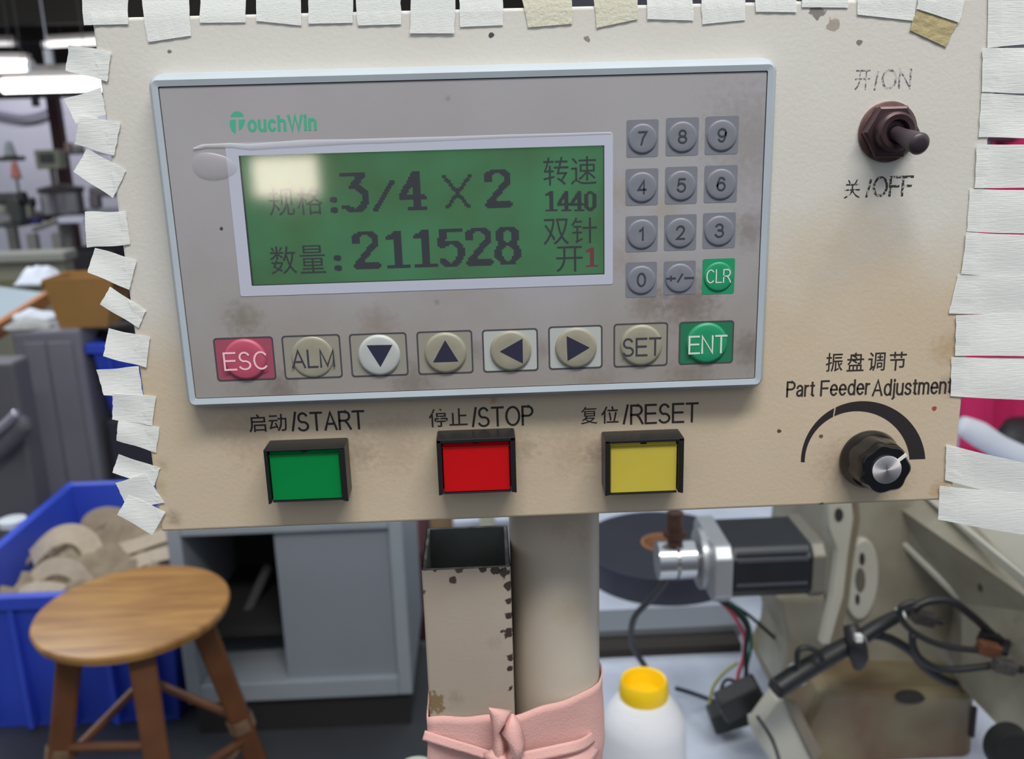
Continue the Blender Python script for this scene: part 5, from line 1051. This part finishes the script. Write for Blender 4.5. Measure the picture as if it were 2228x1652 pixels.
def lamp(u0_, v0, u1_, v1, y, r, e, label):
    a, b2 = P(u0_, v0, y), P(u1_, v1, y); t = thing('tube_lamp', (a+b2)/2, label, 'lamp', 'tube lamps'); d = (b2-a).normalized()
    MB().cyl(a, b2, r, n=16).build('tube', mat('glowing_tube_%d' % int(e*10), (255, 252, 250), .5, emit=e), t, smooth=True)
    MB().cyl(a-d*.03, a, r*1.1, n=16).build('end_cap', mat('white_gloss', (215, 218, 220), .4), t); MB().cyl(b2, b2+d*.03, r*1.1, n=16).build('end_cap', mat('white_gloss', (215, 218, 220), .4), t)
    m_ = (a+b2)/2; hl_ = (b2-a)/2
    MB().obb(m_+Vector((0, .02, r+.025)), hl_, Vector((0, r*1.1, 0)), Vector((0, 0, .018))).build('housing', mat('lamp_housing', (190, 184, 180), .5), t)
    for k in (-.6, .6): p = m_+hl_*k; MB().cyl((p.x, p.y+.02, p.z+r+.04), (p.x, p.y+.02, 3.39), .003, n=6).build('hanger', mat('hanger_wire', (70, 66, 66), .5), t)
lamp(8, 188, 236, 182, 6.0, .042, 5.0, 'brightest tube lamp, level beside the upper left tape tabs')
lamp(-120, 143, 62, 145, 6.4, .042, 5.0, 'glowing tube lamp cut off by the left frame edge')
lamp(100, 97, 260, 88, 7.8, .025, 1.6, 'small far tube lamp glowing above the topmost left tape tab')
lamp(-60, 96, 30, 95, 8.0, .02, .7, 'dim pinkish far tube lamp near the left frame edge')
p = P(106, 122, 7.2); tag(MB().cyl((p.x, 7.2, P(106, 108, 7.2).z), (p.x, 7.2, 3.39), .006, n=6).cyl((p.x, 7.2, P(106, 140, 7.2).z), (p.x, 7.2, P(106, 108, 7.2).z), .035, n=14).build('white_bulb', mat('bulb_white', (205, 208, 218), .4), smooth=True), 'white cylinder hanging between the far lamp and the pale rail', 'bulb')
p = P(77, 220, 8.7); tag(MB().cyl((p.x, 8.7, P(77, 206, 8.7).z), (p.x, 8.7, 3.39), .006, n=6).cyl((p.x, 8.7, P(77, 232, 8.7).z), (p.x, 8.7, P(77, 206, 8.7).z), .035, n=12).build('dark_socket', mat('dark_socket', (48, 46, 58), .5), smooth=True), 'small dark socket hanging under the cable tray', 'socket')
tag(MB().tube([P(-40, 238, 11.9), P(20, 250, 11.9), P(55, 254, 11.9), P(95, 245, 11.9), P(120, 228, 11.9)], .03, n=8).build('wall_cable', mat('wall_cable', (124, 122, 136), .7), smooth='full'), 'grey cable sagging along the far wall', 'cable')

# ------------------------------------------------------------------ things at the right, seen between the tape strips
MG = mat('magenta_cloth', (204, 30, 96), .8, var=.15, scale=8)
ym = 1.55; mb = MB(); ls = []
u_a, u_b = 2131, 2560
for k in range(30):
    t = k/29; z = P(2200, 300, ym).z*(1-t)+P(2200, 985, ym).z*t
    ls.append([Vector((P(u_a+(u_b-u_a)*i/24, 600, ym).x+.004*math.sin(k*.5), ym+.02*math.sin(i*1.3+t*2)+.004*math.sin(i*3.1), z)) for i in range(25)])
mb.loops(ls, False, False, closed=False)
tag(mb.build('magenta_cloth', MG, smooth='full', solid=.004), 'bright magenta cloth hanging behind the right tape strips', 'cloth')
a, b2 = P(2108, 600, 1.9), P(2134, 600, 1.9)
ps_ = thing('rack_post', ((a.x+b2.x)/2, 1.9, 0), 'grey rack post with dark edge left of the magenta cloth', 'post')
MB().box(a.x, (a.x+b2.x)/2, 1.9, 1.94, 0, 1.9).build('face', mat('rack_grey', (150, 150, 160), .5), ps_); MB().box((a.x+b2.x)/2, b2.x, 1.9, 1.94, 0, 1.9).build('dark_edge', mat('rack_dark', (72, 70, 78), .5), ps_)
a, b2 = P(2131, 300, 1.5), P(2560, 300, 1.5); MB_ = MB().cyl((a.x-.05, ym, P(2131, 295, ym).z), (b2.x, ym, P(2131, 295, ym).z), .012, n=12)
tag(MB_.build('rack_rail', mat('rack_rail', (84, 60, 72), .4), smooth=True), 'dark horizontal rail that the magenta cloth hangs from', 'rail')
mb = MB(); mb.tube([P(2090, 925, 1.2), P(2130, 945, 1.2), P(2180, 975, 1.2), P(2260, 1010, 1.2)], [.016, .022, .02, .02], n=12)
tag(mb.build('white_bundle', mat('white_cotton', (202, 206, 216), .9), smooth='full'), 'white cloth roll below the magenta cloth', 'cloth')
mb = MB(); mb.lathe(P(2240, 1010, 1.35), (0, 0, 1), [(0, .06), (.04, .07), (.08, .05), (.09, .01)], 20); tag(mb.build('black_bag', mat('black_bag', (26, 24, 28), .5), smooth='full'), 'black rounded bag at the right frame edge under the magenta cloth', 'bag')
